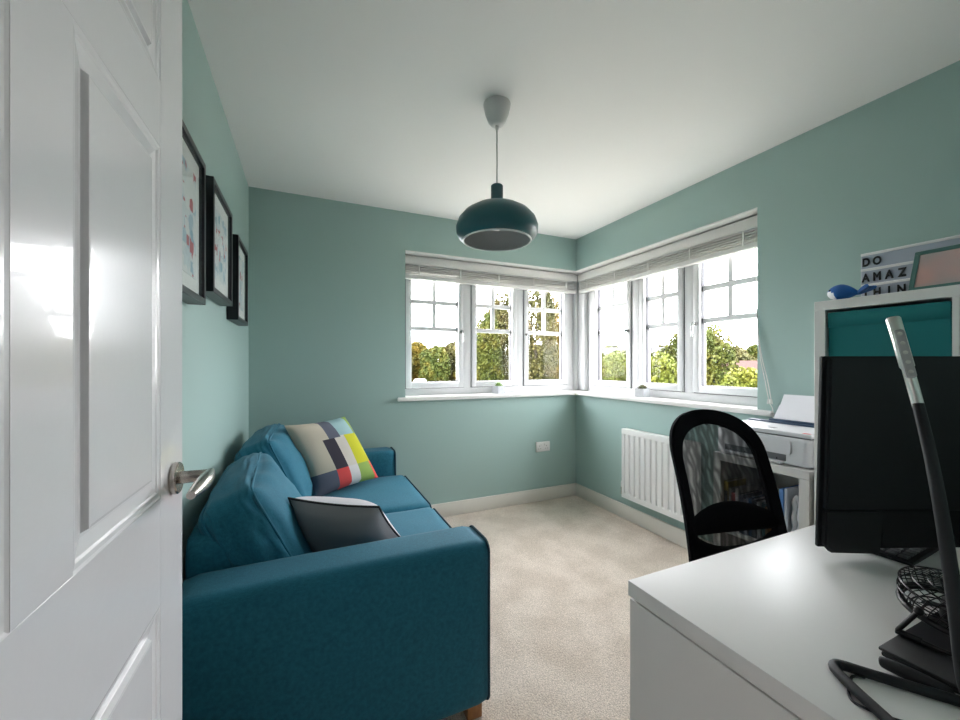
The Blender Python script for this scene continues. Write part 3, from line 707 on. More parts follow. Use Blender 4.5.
# crumpled paper bag beside the folders
bm = bmesh.new(); g = []
for i in range(13):
    row = []
    for j in range(13):
        a, b = i / 12, j / 12
        wd = .020 + .006 * math.sin(7 * b)
        row.append(bm.verts.new((KX0 + .035 + .008 * math.sin(11 * a + 5 * b) + .006 * math.sin(17 * b), .970 + .034 * a + .003 * math.sin(9 * b), bkz + .006 + (.245 + .02 * math.sin(6 * a) - .035 * abs(a - .6)) * b)))
    g.append(row)
for i in range(12):
    for j in range(12): bm.faces.new((g[i][j], g[i][j + 1], g[i + 1][j + 1], g[i + 1][j]))
bmesh.ops.recalc_face_normals(bm, faces=bm.faces[:]); bmesh.ops.solidify(bm, geom=bm.faces[:], thickness=.004)
tag(finish(bm, 'paper_bag', 'paper', None, 'all'), 'crumpled white paper bag squeezed in beside the blue folder', 'paper bag')

# ------------------------------------------------------------------ printer
pr = thing('printer', (2.10, 1.13, .7725), 'white inkjet printer on the low shelf unit', 'printer')
PX0, PX1, PY0, PY1, PZ = 1.945, 2.235, .926, 1.338, .7725
boxes_ = rbox('body', PX0, PX1, PY0, PY1, PZ + .002, PZ + .128, .012, 'printer_white', pr, n=8)
boxes_['label'] = 'white printer casing'
lidp = box('scanner_lid', PX0 + .004, PX1 - .045, PY0 + .002, PY1 - .002, PZ + .130, PZ + .150, 'printer_white', pr, .006, 3)
box('navy_strip', PX1 - .044, PX1 - .002, PY0 + .004, PY1 - .004, PZ + .129, PZ + .158, 'printer_navy', pr, .004)
box('lid_gap', PX0 + .006, PX1 - .01, PY0 + .006, PY1 - .006, PZ + .126, PZ + .132, 'printer_grey', pr, 0)
prism('front_cover', rrect(PY0 + .075, PY1 - .030, PZ + .050, PZ + .112, .012, 4), .005, 'printer_white', pr, M=Matrix(((0, 0, -1, PX0 + .001), (1, 0, 0, 0), (0, 1, 0, 0), (0, 0, 0, 1))))
box('paper_slot', PX0 - .0015, PX0 + .012, PY0 + .095, PY1 - .04, PZ + .018, PZ + .048, 'printer_grey', pr, .003)
tr_ = box('output_tray', PX0 - .022, PX0 + .02, PY0 + .105, PY1 - .05, PZ + .006, PZ + .014, 'printer_white', pr, .003)
for k in range(4): box('rib', PX0 - .0022, PX0 + .002, PY0 + .13 + k * .07, PY0 + .134 + k * .07, PZ + .022, PZ + .030, 'black_plastic', pr, 0)
box('logo', PX0 + .06, PX0 + .085, 1.10, 1.135, PZ + .1499, PZ + .1504, 'printer_grey', lidp, 0)
tag_ = box('label_sticker', PX0 + .010, PX0 + .03, PY0 + .012, PY0 + .04, PZ + .1499, PZ + .1503, 'patch_red', lidp, 0); tag_['label'] = 'small orange sticker'
box('rear_feed', PX1 - .03, PX1 - .006, PY0 + .07, PY1 - .10, PZ + .155, PZ + .17, 'printer_navy', pr, .002)
pm = T((PX1 - .020, 0, PZ + .168)) @ RY(R(16))
bm = bmesh.new(); ol = [(1.005, 0), (1.205, 0), (1.205, .045), (1.192, .125), (1.005, .125)]
ol = [(.985, 0), (1.222, 0), (1.205, .07), (1.200, .078), (1.192, .132), (.985, .132)]
for dx in (0, .003):
    f_ = [bm.verts.new((dx, a, b)) for a, b in ol]; bm.faces.new(f_)
vv = bm.verts[:]; n_o = len(ol)
for k in range(n_o): bm.faces.new((vv[k], vv[(k + 1) % n_o], vv[n_o + (k + 1) % n_o], vv[n_o + k]))
bmesh.ops.recalc_face_normals(bm, faces=bm.faces[:]); bm.transform(pm)
tag(finish(bm, 'paper_stack', 'paper', None), 'sheets of white paper standing in the printer feed', 'paper')

# ------------------------------------------------------------------ things on top of the tall shelf
TZ = 1.4795
def text_mesh(s_, size, bold, thick=.0002):
    c_ = bpy.data.curves.new('t', 'FONT'); c_.body = s_; c_.size = size; c_.bevel_depth = bold; c_.bevel_resolution = 0; c_.extrude = thick; c_.align_x = 'CENTER'; c_.resolution_u = 3
    o = bpy.data.objects.new('t', c_); COL.objects.link(o)
    me = bpy.data.meshes.new_from_object(o.evaluated_get(bpy.context.evaluated_depsgraph_get())); bpy.data.objects.remove(o); return me
lb = thing('letter_lightbox', (2.16, .62, TZ), 'white cinema lightbox spelling a black-letter motto', 'lightbox')
LX, LA, LB, LZ1 = 2.125, .838, .40, 1.684
box('case', LX, LX + .045, LB, LA, TZ, LZ1, 'lightbox_white', lb, .003)
rowh = (LZ1 - TZ - .012) / 3
for k in range(4): box('rail', LX - .005, LX - .0005, LB + .002, LA - .002, TZ + .001 + k * rowh, TZ + .011 + k * rowh, 'lightbox_white', lb, .001)
for rw, (txt, ys) in enumerate((('DO', (.819, .785)), ('AMAZING', (.820, .785, .749, .712, .680, .646, .612)), ('THINGS', (.820, .785, .749, .714, .679, .645)))):
    zb = TZ + (2 - rw) * rowh + .011
    boxes('strip', [(LX - .0018, LX - .0002, LB + .003, LA - .003, zb + .0003, zb + rowh - .0105)], 'lightbox_face', lb)
    for ch_, yy in zip(txt, ys):
        me = text_mesh(ch_, .046, .0023); me.transform(Matrix(((0, 0, -1, LX - .0046), (-.72, 0, 0, yy), (0, 1, 0, zb + .011), (0, 0, 0, 1))))
        link('letter', me, 'letter_black', lb)
# framed photograph leaning on the lightbox
pm = T((1.972, .648, TZ + .003)) @ RZ(R(-3)) @ RY(R(19))
pf = thing('photo_frame', (1.99, .53, TZ), 'small sage green photo frame leaning in front of the lightbox', 'photo frame')
bm = bmesh.new()
for b in ((0, .012, -.245, 0, 0, .014), (0, .012, -.245, 0, .141, .155), (0, .012, -.014, 0, .014, .141), (0, .012, -.245, -.231, .014, .141)): bm_box(bm, *b, .001, 1, M=pm)
finish(bm, 'frame', 'frame_sage', pf, True)
box('print', .004, .010, -.231, -.014, .014, .141, 'photo_print', pf, 0, 1, M=pm)
box('stand', .012, .016, -.15, -.09, .012, .12, 'frame_sage', pf, .001, 1, M=pm)
# toy whale
wh = thing('toy_whale', (1.965, .83, TZ), 'small blue toy whale on top of the tall shelf', 'toy')
bm = bmesh.new(); bmesh.ops.create_uvsphere(bm, u_segments=28, v_segments=16, radius=1)
for v in bm.verts:
    x, y, z = v.co; tp = 1 if y > 0 else 1 - .68 * (-y) ** 1.6
    v.co = Vector((1.962 + x * .036 * tp, .834 + y * (.043 if y > 0 else .060), TZ + .0295 + (z * (.034 if z > 0 else .0292)) * tp - (.010 * (-y) ** 2 if y < 0 else 0)))
for f in bm.faces:
    c_ = f.calc_center_median(); f.material_index = 1 if (c_.y > .842 and c_.z < TZ + .030 + (c_.y - .842) * .25) else 0
finish(bm, 'body', None, wh, 'all', mats=['toy_blue', 'toy_white'])
bm = bmesh.new()
for sgn in (-1, 1):
    ol = [(-.006, 0), (.006, .010 * sgn), (.030, .030 * sgn), (.052, .034 * sgn), (.044, .014 * sgn), (.040, 0)]
    a = [bm.verts.new((1.962 + q, .786 - p * .85, TZ + .024 + p * .48)) for p, q in ol]; bm.faces.new(a if sgn > 0 else a[::-1])
bmesh.ops.recalc_face_normals(bm, faces=bm.faces[:]); bmesh.ops.solidify(bm, geom=bm.faces[:], thickness=.014)
bmesh.ops.bevel(bm, geom=bm.edges[:], offset=.003, segments=2, affect='EDGES'); finish(bm, 'tail', 'toy_blue', wh, True)
for sgn in (-1, 1):
    bm = bmesh.new(); bmesh.ops.create_icosphere(bm, subdivisions=2, radius=1, matrix=T((1.962 + sgn * .0305, .858, TZ + .040)) @ Matrix.Diagonal((.0025, .0035, .0035, 1))); finish(bm, 'eye', 'slot_dark', wh, 'all')

# ------------------------------------------------------------------ desk
dk = thing('desk', (1.28, .35, 0), 'large white desk in the right foreground', 'desk')
DT = .735
box('desk_top', .660, 1.912, .045, .662, DT - .034, DT, 'desk_white', dk, .0015, 2)
box('end_panel', .662, .702, .048, .659, .0005, DT - .039, 'desk_white', dk, .0012, 1)
box('end_panel', 1.87, 1.91, .048, .659, .0005, DT - .039, 'desk_white', dk, .0012, 1)
box('modesty_panel', .704, 1.868, .10, .118, .25, DT - .036, 'desk_white', dk, .001, 1)
box('gap_shade', .672, 1.90, .058, .649, DT - .0395, DT - .0335, 'slot_dark', dk, 0, 1)  # dark filler standing in for the shaded gap under the top

# ------------------------------------------------------------------ monitor on the desk, seen from behind
MB = ld(.854 + .33, .985, DT)
mo = thing('computer_monitor', MB, 'large black monitor seen from behind on the desk', 'monitor', local=True, rotz=-YAW + R(1))
ML = RX(R(1.6))                                                     # top leans towards the camera side
hw = .33
def mprism(nm, ol, y0, y1, m, bev=.003, par=None):                  # outline in x,z ; thickness along y
    return prism(nm, ol, y1 - y0, m, par or mo, M=ML @ Matrix(((1, 0, 0, 0), (0, 0, -1, y1), (0, 1, 0, 0), (0, 0, 0, 1))), bevel=bev)
mprism('screen', [(-hw + .004, .028), (hw - .004, .028), (hw - .004, .502), (-hw + .004, .502)], .0125, .016, 'screen_glass', .001)
mprism('bezel', [(-hw, .024), (hw, .024), (hw, .506), (-hw, .506)], .002, .0125, 'black_plastic', .002)
mprism('back_cover', [(-hw + .008, .122), (hw - .008, .122), (hw - .008, .502), (-hw + .008, .502)], -.012, .003, 'black_matte', .004)
mprism('lower_cover', [(-hw + .026, .014), (-hw + .145, .010), (-hw + .150, .018), (-hw + .155, .119), (-hw + .010, .119), (-hw + .008, .034)], -.0105, .006, 'black_matte', .003)
mprism('recess', [(-hw + .156, .022), (hw - .008, .022), (hw - .008, .119), (-hw + .156, .119)], -.004, .004, 'black_plastic', .002)
prism('port_label', [(.06, .05), (.072, .05), (.072, .082), (.06, .082)], .0006, 'key_grey', mo, M=ML @ Matrix(((1, 0, 0, 0), (0, 0, 1, -.0046), (0, 1, 0, 0), (0, 0, 0, 1))))
box('stand_neck', .085, .135, -.050, -.010, .008, .26, 'black_plastic', mo, .006, 3)
lathe('stand_foot', [(0, 0), (.075, 0), (.076, .003), (.070, .008), (0, .010)], 'black_plastic', mo, 48, at=(.155, -.085, .0005))
for k in range(2):
    tube('cable', smooth_path([(-.02 + k * .012, -.012, .085), (-.012 + k * .010, -.026, .055), (-.002 + k * .01, -.030, .040), (.030 + k * .006, -.040, .009), (.06, -.06 + k * .01, .006), (.075, -.07 + k * .01, .0055)], 6), .003, 'black_plastic', mo, 8)

# ------------------------------------------------------------------ keyboard
kb = thing('keyboard', (1.318 + .215, .436 + .066, DT), 'black keyboard poking out under the monitor', 'keyboard', local=True, rotz=R(3))
box('body', -.215, .215, -.066, .066, .0005, .012, 'black_plastic', kb, .004, 2)
key_me = None
for r_i in range(5):
    for c_i in range(20):
        if c_i == 15: continue
        x0 = -.207 + c_i * .0207; y0 = -.056 + r_i * .0225
        if key_me is None:
            key_me = box('key', -.009, .009, -.0095, .0095, 0, .005, 'key_grey', kb, .0015, 1); key_me.location = (x0 + .01, y0 + .01, .0115)
        else:
            k_ = key_me.copy(); COL.objects.link(k_); k_.parent = kb; k_.location = (x0 + .01, y0 + .01, .0115)
for k in range(2): box('port', -.2156, -.2146, -.03 + k * .02, -.02 + k * .02, .004, .008, 'slot_dark', kb, 0, 1)

# ------------------------------------------------------------------ LED desk lamp
la = thing('desk_lamp', ld(.62, .53, DT), 'black bent-tube desk lamp with silver LED head', 'desk lamp')
zt = DT + .0084
bp_ = [(.684, .545), (.644, .570), (.596, .600), (.573, .615), (.561, .614), (.554, .602), (.549, .567), (.545, .505), (.533, .44), (.535, .425), (.548, .424), (.60, .462), (.655, .502), (.684, .525), (.692, .538)]
tube('base_loop', smooth_path([ld(a, b, zt) for a, b in bp_], 5, True), .0074, 'black_plastic', la, 14, True)
arm_p = [ld(.690, .541, zt + .0040), ld(0.6888, 0.5510, 0.7717), ld(0.6929, 0.5660, 0.8718), ld(0.6988, 0.5850, 0.9778), ld(0.7114, 0.6120, 1.0723), ld(0.7225, 0.6400, 1.1547)]
arm_s = smooth_path(arm_p, 6)
tube('arm', arm_s, [.0096 - .0022 * k / (len(arm_s) - 1) for k in range(len(arm_s))], 'black_plastic', la, 16)
A, B, Cc = ld(0.7225, 0.6400, 1.1530), ld(0.7283, 0.6680, 1.2414), ld(0.7302, 0.6860, 1.3021)
ax = (Cc - A).normalized()
hd_ = tube('head', [A - ax * .004, B - ax * .03, B - ax * .026, Cc - ax * .002, Cc], [.0074, .0076, .0094, .0096, .0086], 'lamp_silver', la, 24)
tocam = (Vector((0, 0, 1.219)) - B).normalized(); tocam = (tocam - ax * tocam.dot(ax)).normalized(); side = ax.cross(tocam).normalized()
ang = R(16); tocam = (tocam * math.cos(ang) + side * math.sin(ang)).normalized(); side = ax.cross(tocam).normalized()
c0 = (A * .42 + Cc * .58)
Mh = Matrix(((side.x, ax.x, tocam.x, c0.x), (side.y, ax.y, tocam.y, c0.y), (side.z, ax.z, tocam.z, c0.z), (0, 0, 0, 1)))
lens = prism('lens', rrect(-.0062, .0062, -.046, .040, .004, 4), .0085, 'led_lens', hd_, M=Mh @ T((0, 0, .0022)), bevel=.001)
for k in range(5): lathe('led', [(0, .0012), (.0022, .001), (.0034, 0), (0, 0)], 'led_bulb', hd_, 14, M=Mh @ T((0, -.036 + k * .017, .0107)))

# ------------------------------------------------------------------ closed laptop, charger plug and cable
lt = thing('laptop', (1.025, .205, DT), 'closed black laptop lying under the desk fan', 'laptop')
box('lower_case', .871, 1.196, .090, .318, DT + .0008, DT + .009, 'laptop_black', lt, .003, 2)
box('lid', .869, 1.198, .088, .321, DT + .0095, DT + .0155, 'laptop_black', lt, .003, 2)
tube('hinge', [(.90, .0885, DT + .009), (1.15, .0885, DT + .009)], .004, 'black_plastic', lt, 10)
ad = thing('charger_plug', (.842, .268, DT), 'black moulded charger plug beside the laptop', 'plug')
bm = bmesh.new(); L = [(.836, .306, DT + .011), (.8365, .302, DT + .0115), (.838, .287, DT + .012), (.842, .265, DT + .012), (.846, .240, DT + .011), (.847, .232, DT + .0105)]
bm_tube(bm, smooth_path(L, 4), [.0062 + .0034 * math.sin(math.pi * k / 20) for k in range(21)], 14); bmesh.ops.recalc_face_normals(bm, faces=bm.faces[:]); finish(bm, 'moulding', 'black_plastic', ad, True)
tube('cord', smooth_path([(.847, .234, DT + .0105), (.849, .205, DT + .006), (.852, .17, DT + .0042), (.852, .10, DT + .0042), (.852, .052, DT + .0042)], 6), .0032, 'black_plastic', ad, 8)
cb = smooth_path([ld(.700, .46, DT + .003), ld(.610, .505, DT + .003), ld(.563, .527, DT + .003), ld(.5425, .540, DT + .0035), ld(.5345, .556, DT + .0021), ld(.545, .574, DT + .0021), ld(.562, .588, DT + .0035), ld(.570, .596, DT + .003), ld(.579, .600, DT + .003), ld(.592, .597, DT + .003)], 6)
tag(tube('thin_cable', cb, .0019, 'black_plastic', None, 8), 'thin black cable looping under the lamp base', 'cable')

# ------------------------------------------------------------------ small desk fan tipped to blow upwards
FC = ld(.828, .668, .803)
fan = thing('desk_fan', (FC.x, FC.y, DT + .0155), 'small black wire-cage desk fan tilted upwards', 'fan')
tilt = R(9)
Mf = T(FC) @ RZ(-YAW) @ RX(tilt)                                     # local: x right, y away, z up = blowing direction
def fring(nm, rad, z, r, par, n=48, tn=8):
    return tube(nm, [(rad * math.cos(2 * math.pi * k / n), rad * math.sin(2 * math.pi * k / n), z) for k in range(n)], r, 'dark_metal', par, tn, True, M=Mf)
cage = fring('cage', .070, -.016, .0058, fan, 56, 12)
for rad, z in ((.076, .004), (.076, .020), (.060, .028), (.042, .032), (.022, .034)): fring('cage_ring', rad, z, .0014, cage, 44, 6)
for rad, z in ((.056, -.027), (.040, -.031), (.022, -.033)): fring('cage_ring', rad, z, .0014, cage, 40, 6)
for k in range(40):
    a = 2 * math.pi * k / 40; tw = .16
    pts = [(.070, a, -.016), (.076, a + tw * .5, .004), (.076, a + tw, .020), (.050, a + tw * 1.4, .031), (.018, a + tw * 2, .034)]
    tube('cage_wire', [(r * math.cos(t), r * math.sin(t), z) for r, t, z in pts], .0009, 'dark_metal', cage, 5, M=Mf)
    if k % 2 == 0: tube('cage_wire', [(r * math.cos(t), r * math.sin(t), z) for r, t, z in ((.070, a, -.016), (.054, a - .15, -.028), (.020, a - .3, -.033))], .0009, 'dark_metal', cage, 5, M=Mf)
lathe('motor', [(0, -.030), (.020, -.030), (.022, -.026), (.022, .004), (.016, .016), (0, .018)], 'black_plastic', fan, 28, M=Mf)
for k in range(4):
    bm = bmesh.new(); g = []
    for i in range(7):
        r = .016 + .046 * i / 6
        g.append([bm.verts.new((r * math.cos(t), r * math.sin(t), .004 + .016 * (t_ - .5))) for t_ in (0, .25, .5, .75, 1) for t in [2 * math.pi * k / 4 + (t_ - .5) * (.55 + .55 * math.sin(math.pi * min(1, i / 5)))]])
    for a, b in zip(g, g[1:]):
        for j in range(4): bm.faces.new((a[j], a[j + 1], b[j + 1], b[j]))
    bmesh.ops.solidify(bm, geom=bm.faces[:], thickness=.0015); bmesh.ops.recalc_face_normals(bm, faces=bm.faces[:]); bm.transform(Mf); finish(bm, 'blade', 'black_plastic', fan, 'all')
pv = ld(.744, .658, .801); pv2 = ld(.898, .672, .800)
zs = DT + .0205
st = [pv, ld(.728, .670, zs + .012), ld(.727, .674, zs), ld(.738, .655, zs), ld(.762, .615, zs), ld(.82, .605, zs), ld(.87, .62, zs), ld(.898, .66, zs), ld(.904, .675, zs + .01), pv2]
tube('stand', [st[0]] + smooth_path(st[1:-1], 4) + [st[-1]], .0036, 'dark_metal', fan, 10)
for p in (pv, pv2):
    bm = bmesh.new(); bmesh.ops.create_icosphere(bm, subdivisions=2, radius=.0068, matrix=T(p)); finish(bm, 'pivot_knob', 'dark_metal', fan, 'all')
tube('rubber_foot', [ld(.7255, .6765, zs + .001), ld(.7305, .666, zs + .001), ld(.741, .650, zs + .0005)], .0052, 'black_plastic', fan, 12)

# ------------------------------------------------------------------ office chair
CH = Vector((1.425, .96, 0))
ocr = R(-13)
oc = thing('office_chair', (CH.x, CH.y - .24, 0), 'black mesh-back office chair tucked under the desk', 'office chair', local=True, rotz=ocr)
# local: x along the width, y = 0 at the column; the sitter faces -y; the backrest rises at y ~ .24
LEAN = R(9)
MBk = T((0, .215, .490)) @ RX(-LEAN)
BH = .565
def half(z):                                                       # half width of the shell at height z
    t = z / BH
    if t > .66: return .212 * max(0, 1 - ((t - .66) / .34) ** 2.5) ** (1 / 2.1)
    return .212 + .004 * ((.66 - t) / .66) ** 2
def curve_y(x): return .55 * -(x * x) * 1.0
def bend(bm):                                                      # the shell curves backwards towards its top
    for v in bm.verts: v.co.y += .272 * v.co.z * abs(v.co.z)
    bm.transform(MBk)
def shell_ring(nm, outer, inner, thick, m, par):
    bm = bmesh.new(); n = len(outer); V = []
    for pts, dy in ((outer, 0), (inner, 0), (inner, thick), (outer, thick)):
        V.append([bm.verts.new((x, curve_y(x) + dy, z)) for x, z in pts])
    for a, b in ((0, 1), (1, 2), (2, 3), (3, 0)):
        for k in range(n): bm.faces.new((V[a][k], V[a][(k + 1) % n], V[b][(k + 1) % n], V[b][k]))
    bmesh.ops.recalc_face_normals(bm, faces=bm.faces[:])
    bmesh.ops.bevel(bm, geom=[e for e in bm.edges if e.calc_face_angle(0) > 1.0], offset=.006, segments=2, affect='EDGES')
    bend(bm); return finish(bm, nm, m, par, True)
NS = 40
outer = []
zs_ = [BH * (1 - math.cos(math.pi * k / NS)) / 2 for k in range(NS + 1)]
outer = [(half(z), z) for z in zs_] + [(-half(z), z) for z in zs_[::-1][1:]]
def inner_of(outline, ins, zlo, zhi):
    out = []
    for x, z in outline:
        zz = zlo + (zhi - zlo) * z / BH; hw_ = max(0, half(z) - ins * (1 if z < BH * .8 else 1 - .3 * (z - BH * .8) / (BH * .2)))
        out.append((math.copysign(hw_, x) if abs(x) > 1e-9 else 0, zz))
    return out
bk = shell_ring('backrest', outer, inner_of(outer, .045, .035, BH - .058), .026, 'chair_fabric', oc)
bm = bmesh.new(); g = []
for i in range(25):
    z = .03 + (BH - .075) * i / 24; hw_ = max(.02, half(z) - .03)
    g.append([bm.verts.new((hw_ * (j / 8 - 1), curve_y(hw_ * (j / 8 - 1)) + .012 , z)) for j in range(17)])
for a, b in zip(g, g[1:]):
    for j in range(16): bm.faces.new((a[j], a[j + 1], b[j + 1], b[j]))
bend(bm); finish(bm, 'mesh_panel', 'chair_mesh', bk, 'all')
def pad(nm, zlo, zhi, thick, y0, wfun):
    bm = bmesh.new(); n = 24; fr, bkk = [], []
    for i in range(n + 1):
        x = -1 + 2 * i / n
        lo, hi = zlo(x), zhi(x); xx = x * wfun
        fr.append([bm.verts.new((xx, curve_y(xx) + y0 - thick * math.sin(math.pi * t / 5) , lo + (hi - lo) * t / 5)) for t in range(6)])
        bkk.append([bm.verts.new((xx, curve_y(xx) + y0 + thick * .6 * math.sin(math.pi * t / 5) + .002, lo + (hi - lo) * t / 5)) for t in range(6)])
    for L_ in (fr, bkk):
        for a, b in zip(L_, L_[1:]):
            for j in range(5): bm.faces.new((a[j], a[j + 1], b[j + 1], b[j]))
    for i in range(n):
        for t in (0, 5): bm.faces.new((fr[i][t], fr[i + 1][t], bkk[i + 1][t], bkk[i][t]))
    for i in (0, n):
        for t in range(5): bm.faces.new((fr[i][t], fr[i][t + 1], bkk[i][t + 1], bkk[i][t]))
    bmesh.ops.recalc_face_normals(bm, faces=bm.faces[:]); bend(bm); finish(bm, nm, 'chair_fabric', oc, 'all')
pad('lumbar_support', lambda x: .098 + .004 * x * x, lambda x: .208 - .055 * x * x, .018, .010, .192)
pad('lower_backrest', lambda x: -.01, lambda x: .048 + .062 * abs(x) ** 2.4, .012, .012, .185)
box('back_bracket', -.03, .03, .205, .235, .40, .50, 'black_plastic', oc, .008, 3)
rbox('seat', -.24, .24, -.26, .20, .425, .495, .03, 'chair_fabric', oc, bulge=(.005, .005, .012), n=10)
box('seat_pan', -.16, .16, -.17, .215, .395, .428, 'black_plastic', oc, .01, 3)
lathe('gas_column', [(0, 0), (.028, 0), (.028, .17), (.018, .18), (.018, .29), (0, .29)], 'black_plastic', oc, 24, at=(0, 0, .108))
for k in range(5):
    a = 2 * math.pi * k / 5 + .3
    sp_ = prism('base_spoke', [(.015, -.022), (.28, -.014), (.285, 0), (.28, .014), (.015, .022)], .028, 'black_plastic', oc, M=RZ(a) @ T((0, 0, .085)) @ RY(R(4)), bevel=.005)
    cx_, cy_ = .272 * math.cos(a), .272 * math.sin(a)
    tube('castor', [(cx_ - .012 * math.sin(a), cy_ + .012 * math.cos(a), .026), (cx_ + .012 * math.sin(a), cy_ - .012 * math.cos(a), .026)], .026, 'black_plastic', sp_, 20)
    tube('castor_stem', [(cx_, cy_, .03), (cx_, cy_, .075)], .006, 'steel_rod', sp_, 8)

# ------------------------------------------------------------------ outside the windows (the room is one floor up)
GZ = -2.9
mat('yard', (.25, .25, .20), .95, var=(.15, (.30, .285, .25)))  # lightened so the ground throws sky light up onto the ceiling
tag(boxes('ground', [(-90, 160, -90, 170, GZ - .3, GZ)], 'yard'), 'ground outside below the windows, made pale to bounce light up', 'ground', kind='structure')
def leafmat(name, a, b, c):
    m = mat(name, a, .7, spec=.2); n, l = m.node_tree.nodes, m.node_tree.links; p = n['Principled BSDF']
    tc = n.new('ShaderNodeTexCoord'); t = n.new('ShaderNodeTexNoise'); t.inputs['Scale'].default_value = .9; t.inputs['Detail'].default_value = 6
    r = n.new('ShaderNodeValToRGB'); r.color_ramp.elements[0].position = .36; r.color_ramp.elements[1].position = .68
    r.color_ramp.elements[0].color = (*a, 1); r.color_ramp.elements[1].color = (*c, 1); e = r.color_ramp.elements.new(.52); e.color = (*b, 1)
    l.new(tc.outputs['Object'], t.inputs[0]); l.new(t.outputs[0], r.inputs[0]); l.new(r.outputs[0], p.inputs['Base Color'])
K_ = .24
def kk(c_): return tuple(v * K_ for v in c_)
leafmat('leaf_green', kk((.10, .15, .02)), kk((.17, .20, .025)), kk((.28, .24, .03)))
leafmat('leaf_gold', kk((.18, .17, .02)), kk((.34, .26, .025)), kk((.48, .28, .03)))
leafmat('leaf_olive', kk((.12, .13, .035)), kk((.20, .19, .05)), kk((.26, .20, .06)))
leafmat('leaf_bright', kk((.16, .22, .02)), kk((.26, .31, .03)), kk((.38, .36, .04)))
mat('bark', (.035, .026, .018), .9, bump=(12, .6, .02))
def tree(name, x, y, top, rad, hgt, leaf, nq, lm, label, blobs=7, grp='trees outside the window', sparse=0):
    r_ = thing(name, (x, y, GZ), label, 'tree' if 'bush' not in name else 'bush', grp)
    rnd = random.Random(int(x * 131 + y * 17))
    bl = [(0, 0, top - hgt * .5, rad * .8, hgt * .5)]
    for k in range(blobs):
        a = rnd.uniform(0, 6.28); d = rad * rnd.uniform(.3, .75); bl.append((d * math.cos(a), d * math.sin(a), top - hgt * rnd.uniform(.18, .85), rad * rnd.uniform(.32, .5), hgt * rnd.uniform(.13, .22)))
    vs_, fs_ = [], []
    wts = [b[3] * b[3] + b[3] * b[4] for b in bl]
    for k in range(nq):
        b = rnd.choices(bl, wts)[0]
        while True:
            p = Vector((rnd.gauss(0, 1), rnd.gauss(0, 1), rnd.gauss(0, 1)))
            if p.length > .1: break
        p.normalize(); p *= rnd.uniform(.55, 1.06) ** .6
        c_ = Vector((x + b[0] + p.x * b[3], y + b[1] + p.y * b[3], min(top, b[2] + p.z * b[4])))
        n_ = Vector((rnd.gauss(0, 1), rnd.gauss(0, 1), rnd.gauss(0, 1))).normalized(); u = n_.orthogonal().normalized() * leaf * rnd.uniform(.5, 1.1); v = n_.cross(u) * .6
        i = len(vs_); vs_ += [c_ - u, c_ + v, c_ + u, c_ - v]; fs_.append((i, i + 1, i + 2, i + 3))
    me = bpy.data.meshes.new('crown'); me.from_pydata(vs_, [], fs_); link('crown', me, lm, r_)
    bm = bmesh.new(); bm_tube(bm, [(x, y, GZ), (x + .05, y, (GZ + top - hgt) / 2), (x, y + .05, top - hgt * .55), (x + .1, y, top - hgt * .15)], [rad * .09, rad * .07, rad * .05, rad * .015], 8)
    for k in range(6):
        a = rnd.uniform(0, 6.28); z0 = top - hgt * rnd.uniform(.55, .8); bm_tube(bm, [(x, y, z0), (x + rad * .35 * math.cos(a), y + rad * .35 * math.sin(a), z0 + hgt * .14), (x + rad * .7 * math.cos(a), y + rad * .7 * math.sin(a), z0 + hgt * .32)], [rad * .035, rad * .025, rad * .008], 6)
    bmesh.ops.recalc_face_normals(bm, faces=bm.faces[:]); finish(bm, 'trunk', 'bark', r_, True)
F_ = 'row of autumn trees far beyond the back window'
FR = 'row of autumn trees far beyond the right window'
tree('autumn_tree', 12.6, 58.7, 4.4, 2.7, 6.6, .25, 17000, 'leaf_olive', 'distant autumn tree, leftmost along the row beyond the back window', grp=F_)
tree('autumn_tree', 16.5, 62.5, 5.0, 2.7, 6.6, .25, 17000, 'leaf_gold', 'distant autumn tree, second along the row beyond the back window', grp=F_)
tree('autumn_tree', 18.1, 57.2, 4.14, 2.7, 6.6, .25, 17000, 'leaf_green', 'distant autumn tree, third along the row beyond the back window', grp=F_)
tree('autumn_tree', 22.3, 60.6, 5.04, 2.7, 6.6, .25, 17000, 'leaf_olive', 'distant autumn tree, fourth along the row beyond the back window', grp=F_)
tree('autumn_tree', 23.4, 55.2, 4.16, 2.7, 6.6, .25, 17000, 'leaf_gold', 'distant autumn tree, fifth along the row beyond the back window', grp=F_)
tree('autumn_tree', 28.4, 58.0, 4.55, 2.7, 6.6, .25, 17000, 'leaf_green', 'distant autumn tree, sixth along the row beyond the back window', grp=F_)
tree('autumn_tree', 29.4, 52.3, 4.3, 2.7, 6.6, .25, 17000, 'leaf_olive', 'distant autumn tree, seventh along the row beyond the back window', grp=F_)
tree('autumn_tree', 34.7, 54.5, 4.51, 2.7, 6.6, .25, 17000, 'leaf_gold', 'distant autumn tree, eighth along the row beyond the back window', grp=F_)
tree('autumn_tree', 35.0, 48.7, 4.25, 2.7, 6.6, .25, 17000, 'leaf_green', 'distant autumn tree, ninth along the row beyond the back window', grp=F_)
tree('broadleaf_tree', 11.0, 23.6, 4.64, 1.3, 7.0, 0.12, 12000, 'leaf_green', 'green tree filling the middle light of the back window')
tree('broadleaf_tree', 13.4, 25.7, 6.74, 1.6, 8.6, 0.12, 15000, 'leaf_olive', 'tall olive green tree between the middle and right lights of the back window')
tree('broadleaf_tree', 12.8, 20.3, 6.18, 1.35, 8.0, 0.12, 13000, 'leaf_olive', 'tall tree standing in the right light of the back window')
tree('broadleaf_tree', 17.8, 25.4, 6.55, 1.3, 7.0, 0.13, 9000, 'leaf_gold', 'golden tree at the right edge of the back window')
